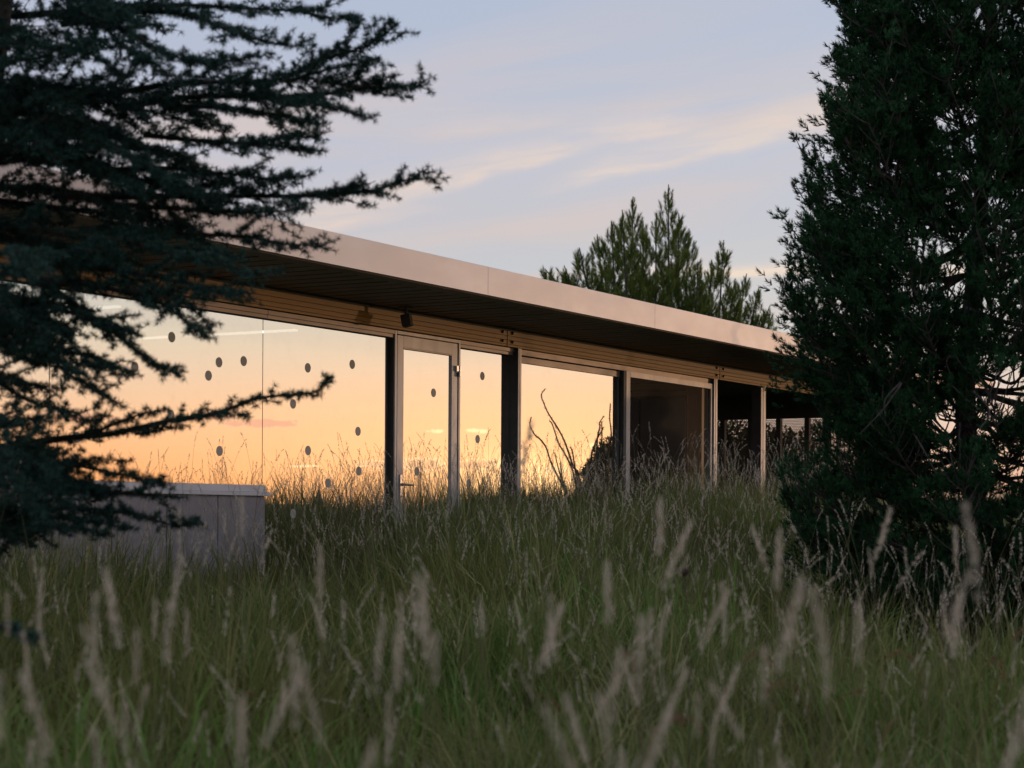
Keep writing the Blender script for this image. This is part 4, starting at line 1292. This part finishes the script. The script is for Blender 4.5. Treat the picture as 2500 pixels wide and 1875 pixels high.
def culm(h, headlen, headw, lean, hook=0.0, n_sp=46):
    """grass stalk with a narrow seed head"""
    k = 9; f = np.linspace(0, 1, k)
    ax = np.stack([lean * h * f ** 2.2, np.zeros(k), h * f * (1 - .1 * lean)], 1)
    m_ = MB(); m_.tube([Vector(a) for a in ax], np.linspace(.0016, .0008, k), 3, cap=False)
    V = [np.array(m_.v)]; F = []
    for q in m_.f: F += [(q[0], q[1], q[2]), (q[0], q[2], q[3])]
    F = [np.array(F)]; Tn = [np.full(len(m_.v), .12)]
    # head axis
    d = ax[-1] - ax[-2]; d /= np.linalg.norm(d); hs = np.linspace(0, 1, 14)
    ang0 = math.atan2(d[0], d[2]); pts = [ax[-1]]
    for j in range(1, 14):
        an = ang0 + hook * hs[j]
        pts.append(pts[-1] + np.array([math.sin(an), 0, math.cos(an)]) * headlen / 13)
    pts = np.array(pts)
    t = rng.uniform(0, 1, n_sp); B = np.stack([np.interp(t, hs, pts[:, q]) for q in range(3)], 1)
    tg = np.gradient(pts, axis=0); TT = np.stack([np.interp(t, hs, tg[:, q]) for q in range(3)], 1); TT /= np.linalg.norm(TT, axis=1, keepdims=True)
    r = rng.normal(size=(n_sp, 3)); r -= (r * TT).sum(1, keepdims=True) * TT; r /= np.linalg.norm(r, axis=1, keepdims=True)
    wf = np.sin(np.clip(t * .85 + .12, 0, 1) * np.pi) ** .7 * (.75 + .5 * (np.sin(t * 38 + rng.uniform(0, 6)) > 0))
    D = TT * 1.0 + r * .55; D /= np.linalg.norm(D, axis=1, keepdims=True)
    ln = headlen * .085 * rng.uniform(.8, 1.3, n_sp); P = B + r * (headw * wf * rng.uniform(.2, 1, n_sp))[:, None]
    s2 = np.cross(D, r)
    Vq = np.stack([P, P + D * (ln * .45)[:, None] + s2 * headw * .45, P + D * ln[:, None], P + D * (ln * .45)[:, None] - s2 * headw * .45], 1).reshape(-1, 3)
    i = (np.arange(n_sp) * 4)[:, None] + len(m_.v)
    F.append(np.concatenate([i + [[0, 1, 2]], i + [[0, 2, 3]]], 1).reshape(-1, 3)); V.append(Vq); Tn.append(np.repeat(rng.uniform(.6, 1, n_sp), 4))
    return np.concatenate(V), np.concatenate(F), np.concatenate(Tn)


def instancer(name, label, P, rot, scale, idx, templates, kind='stuff'):
    """one object that draws many copies of the given meshes"""
    coll = bpy.data.collections.new(name + '_kinds')
    for k, me in enumerate(templates):
        o = bpy.data.objects.new('%s_kind_%02d' % (name, k), me); coll.objects.link(o)
    me = bpy.data.meshes.new(name); me.vertices.add(len(P)); me.vertices.foreach_set('co', np.asarray(P, np.float32).ravel())
    for nm, tp, dat in (('rot', 'FLOAT_VECTOR', rot), ('scl', 'FLOAT', scale), ('idx', 'INT', idx)):
        a = me.attributes.new(nm, tp, 'POINT'); a.data.foreach_set('vector' if tp == 'FLOAT_VECTOR' else 'value', np.asarray(dat, np.int32 if tp == 'INT' else np.float32).ravel())
    o = bpy.data.objects.new(name, me); COL.objects.link(o)
    ng = bpy.data.node_groups.new(name, 'GeometryNodeTree')
    ng.interface.new_socket('Geometry', in_out='INPUT', socket_type='NodeSocketGeometry')
    ng.interface.new_socket('Geometry', in_out='OUTPUT', socket_type='NodeSocketGeometry')
    gi, go = ng.nodes.new('NodeGroupInput'), ng.nodes.new('NodeGroupOutput')
    ci = ng.nodes.new('GeometryNodeCollectionInfo'); ci.inputs['Collection'].default_value = coll; ci.inputs['Separate Children'].default_value = True; ci.inputs['Reset Children'].default_value = True
    ip = ng.nodes.new('GeometryNodeInstanceOnPoints'); ip.inputs['Pick Instance'].default_value = True
    def na(n_, t_):
        a = ng.nodes.new('GeometryNodeInputNamedAttribute'); a.data_type = t_; a.inputs[0].default_value = n_
        return [s for s in a.outputs if s.enabled and s.name == 'Attribute'][0]
    ng.links.new(gi.outputs[0], ip.inputs['Points']); ng.links.new(ci.outputs[0], ip.inputs['Instance'])
    ng.links.new(na('rot', 'FLOAT_VECTOR'), ip.inputs['Rotation']); ng.links.new(na('scl', 'FLOAT'), ip.inputs['Scale']); ng.links.new(na('idx', 'INT'), ip.inputs['Instance Index'])
    ng.links.new(ip.outputs[0], go.inputs[0])
    md = o.modifiers.new('copies', 'NODES'); md.node_group = ng
    tag(o, label, kind=kind)
    return o


def blocked(x, y, m_=.14):
    t, q = w2loc(x, y)
    return (q > -m_) & (q < 6.4) & (t < T1 + .2) & (t > T0 - .5)


def wedge_points(bands, half=.30, both=True):
    """jittered points over the camera's wedge and over the part of the meadow mirrored in the glass"""
    out = []
    for y0, y1, sp in bands:
        ys = np.arange(y0, y1, sp)
        for y in ys:
            w = half * y + .7; xs = np.arange(-w, w, sp)
            p = np.stack([xs + rng.uniform(-.5, .5, len(xs)) * sp, np.full(len(xs), y) + rng.uniform(-.5, .5, len(xs)) * sp], 1)
            out.append(p)
    A = np.concatenate(out)
    t, q = w2loc(A[:, 0], A[:, 1])
    keepA = A[~blocked(A[:, 0], A[:, 1])]
    B = A[(q > .14) & (A[:, 0] < .09 * A[:, 1] + .4)]; t, q = w2loc(B[:, 0], B[:, 1])
    Bm = np.stack([t * DX - (DF - q) * NX, t * DY - (DF - q) * NY], 1)
    r = np.concatenate([keepA, Bm]) if both else keepA
    return r


def build_meadow():
    pats = [np_mesh('blades', *(lambda a: (a[0], a[1]))(b), M['grass'], b[2]) for b in [blade_patch(150, .55, .42, .90, .0040, .62) for _ in range(12)]]
    P = wedge_points([(1.6, 4.0, .46), (4.0, 24.0, .325), (24.0, 46.0, .55), (46.0, 120.0, 1.4)])
    n = len(P); z = ground_z(P[:, 0], P[:, 1]); t, q = w2loc(P[:, 0], P[:, 1])
    r = np.hypot(P[:, 0], P[:, 1])
    clump = .90 + .22 * np.sin(P[:, 0] * 1.7 + 2 * np.sin(P[:, 1] * .9)) * np.sin(P[:, 1] * 1.3 + 1.2)
    s = rng.uniform(.74, 1.2, n) * clump
    s = np.where(r < 5, s * .9, s); s = s * (1 + .26 * sstep(-6, -1.5, q) * (t < 30))
    rot = np.stack([rng.normal(size=n) * .07, rng.normal(size=n) * .07, rng.uniform(0, 6.28, n)], 1)
    instancer('meadow_grass', 'tall green meadow grass covering the ground up to the pavilion', np.column_stack([P, z]), rot, s, rng.integers(0, len(pats), n), pats)
    print('grass patches', n)
    # stalks with seed heads
    cu = []
    for k in range(14):
        h = rng.uniform(.78, 1.10); cu.append(culm(h, rng.uniform(.07, .13), rng.uniform(.0026, .0046), rng.uniform(.02, .30), rng.uniform(-.2, .5)))
    cu_m = [np_mesh('stalk', V, F, M['straw'], Tn) for V, F, Tn in cu]
    P = wedge_points([(2.2, 5.0, .30), (5.0, 9.0, .155), (9.0, 24.0, .135), (24.0, 40.0, .34), (40, 70, 1.0)])
    t, q = w2loc(P[:, 0], P[:, 1])
    dens = (.70 - .34 * sstep(-7, -3, q)) + .45 * np.sin(P[:, 0] * .8 + 1.5) * np.sin(P[:, 1] * .55) + .35 * sstep(12, 19, t) * sstep(-6, -2, q)
    P = P[rng.uniform(size=len(P)) < np.clip(dens, .15, 1)]; n = len(P)
    z = ground_z(P[:, 0], P[:, 1]); r = np.hypot(P[:, 0], P[:, 1])
    t, q = w2loc(P[:, 0], P[:, 1]); s = rng.uniform(.74, 1.18, n) * np.where(r < 5.5, .93, 1) * (1 + .16 * sstep(-6, -1.5, q))
    rot = np.stack([rng.normal(size=n) * .17, rng.normal(size=n) * .17, rng.uniform(0, 6.28, n)], 1)
    instancer('seed_head_grass', 'pale dry grass stalks with narrow seed heads rising over the meadow', np.column_stack([P, z]), rot, s, rng.integers(0, len(cu_m), n), cu_m)
    print('stalks', n)
    # rust-coloured hooked foxtails low in the foreground
    fx = [np_mesh('foxtail', *(lambda a: (a[0], a[1]))(c), M['foxtail'], c[2]) for c in [culm(rng.uniform(.55, .8), rng.uniform(.07, .10), .0050, rng.uniform(.1, .3), rng.uniform(1.2, 3.0), 70) for _ in range(6)]]
    pts = []
    for px, py, Y in ((1385, 1610, 5.6), (1590, 1560, 5.2), (1705, 1580, 5.0), (1520, 1610, 5.0), (1800, 1560, 5.4), (1810, 1600, 5.1), (2280, 1460, 5.4), (2350, 1650, 5.0),
                      (2140, 1700, 4.6), (2020, 1560, 6.0), (2420, 1560, 5.0), (2090, 1660, 5.1), (600, 1580, 5.8)):
        p = at(px, py, Y); pts.append((p.x, p.y, p.z))
    pts = np.array(pts); gz = ground_z(pts[:, 0], pts[:, 1]); s = np.clip((pts[:, 2] - gz) / .72, .6, 1.5); n = len(pts)
    rot = np.stack([rng.normal(size=n) * .06, rng.normal(size=n) * .06, rng.choice([0, 3.14], n) + rng.normal(size=n) * 1.1], 1)
    instancer('foxtail_grass', 'rust brown hooked foxtails in the foreground grass', np.column_stack([pts[:, :2], gz]), rot, s, rng.integers(0, 6, n), fx)
    # large near stalks, out of focus
    near = [(500, 1460, 3.4), (830, 1395, 3.0), (890, 1520, 2.6), (1050, 1370, 3.4), (815, 1330, 3.6), (1180, 1380, 3.0), (1225, 1395, 3.2), (1430, 1420, 3.6), (1485, 1370, 3.0), (1600, 1375, 2.6), (1560, 1560, 2.6), (700, 1590, 2.8),
            (1260, 1265, 3.6), (1550, 1215, 3.6), (622, 1185, 4.2), (1105, 1035, 4.8), (1840, 1290, 3.2), (1990, 1350, 2.6), (2110, 1430, 2.4), (2150, 1490, 2.5), (2445, 1290, 2.7), (2400, 1420, 2.6), (2330, 1260, 4.2), (2380, 1240, 4.6),
            (2210, 1290, 4.4), (1950, 1240, 5.0), (2060, 1270, 4.6), (2290, 1420, 4.0), (220, 1500, 2.8), (190, 1600, 2.4), (440, 1620, 2.6), (20, 1640, 2.2), (930, 1640, 2.4), (1100, 1600, 3.4), (1330, 1500, 3.2), (1700, 1460, 3.8), (1760, 1640, 2.4),
            (380, 1430, 3.6), (240, 1400, 4.0), (1020, 1480, 3.0), (1390, 1540, 2.8), (1650, 1690, 2.2), (1990, 1720, 2.2), (2420, 1660, 2.2), (560, 1700, 2.2), (1150, 1760, 2.1), (2470, 1800, 2.0), (100, 1780, 2.2), (1480, 1800, 2.1)]
    near += [(rng.uniform(0, 2500), rng.uniform(1380, 1850), rng.uniform(2.2, 4.6)) for _ in range(46)]
    pts = []
    for px, py, Y in near:
        p = at(px, py, Y); pts.append((p.x, p.y, p.z))
    pts = np.array(pts); gz = ground_z(pts[:, 0], pts[:, 1]); n = len(pts)
    nc = [culm(1.0, rng.uniform(.05, .12), rng.uniform(.0028, .0055), rng.uniform(.0, .25), rng.uniform(-.1, .3), 90) for _ in range(8)]
    s = (pts[:, 2] - gz) / 1.09
    rot = np.stack([rng.normal(size=n) * .02, rng.normal(size=n) * .02, rng.uniform(0, 6.28, n)], 1)
    instancer('near_stalks', 'tall soft-focus seed heads close to the viewer', np.column_stack([pts[:, :2], gz]), rot, s, rng.integers(0, 8, n), [np_mesh('near_stalk', V, F, M['straw'], Tn) for V, F, Tn in nc])
    # one dark round seed head
    p = at(1671, 1397, 6.0); gz = float(ground_z(p.x, p.y))
    root = empty('scabious', (p.x, p.y, gz)); tag(root, 'single dark round seed head on a thin stalk in the middle grass', 'flower')
    h = p.z - gz
    MB().tube([(0, 0, 0), (.02, 0, h * .6), (0, 0, h)], [.0025, .002, .0015], 5).build('stem', M['thorn'], root)
    MB().lathe([(0, h - .012), (.011, h - .008), (.015, h), (.012, h + .010), (0, h + .015)], 10).build('seed_head', M['flower'], root, smooth=True)


build_meadow()
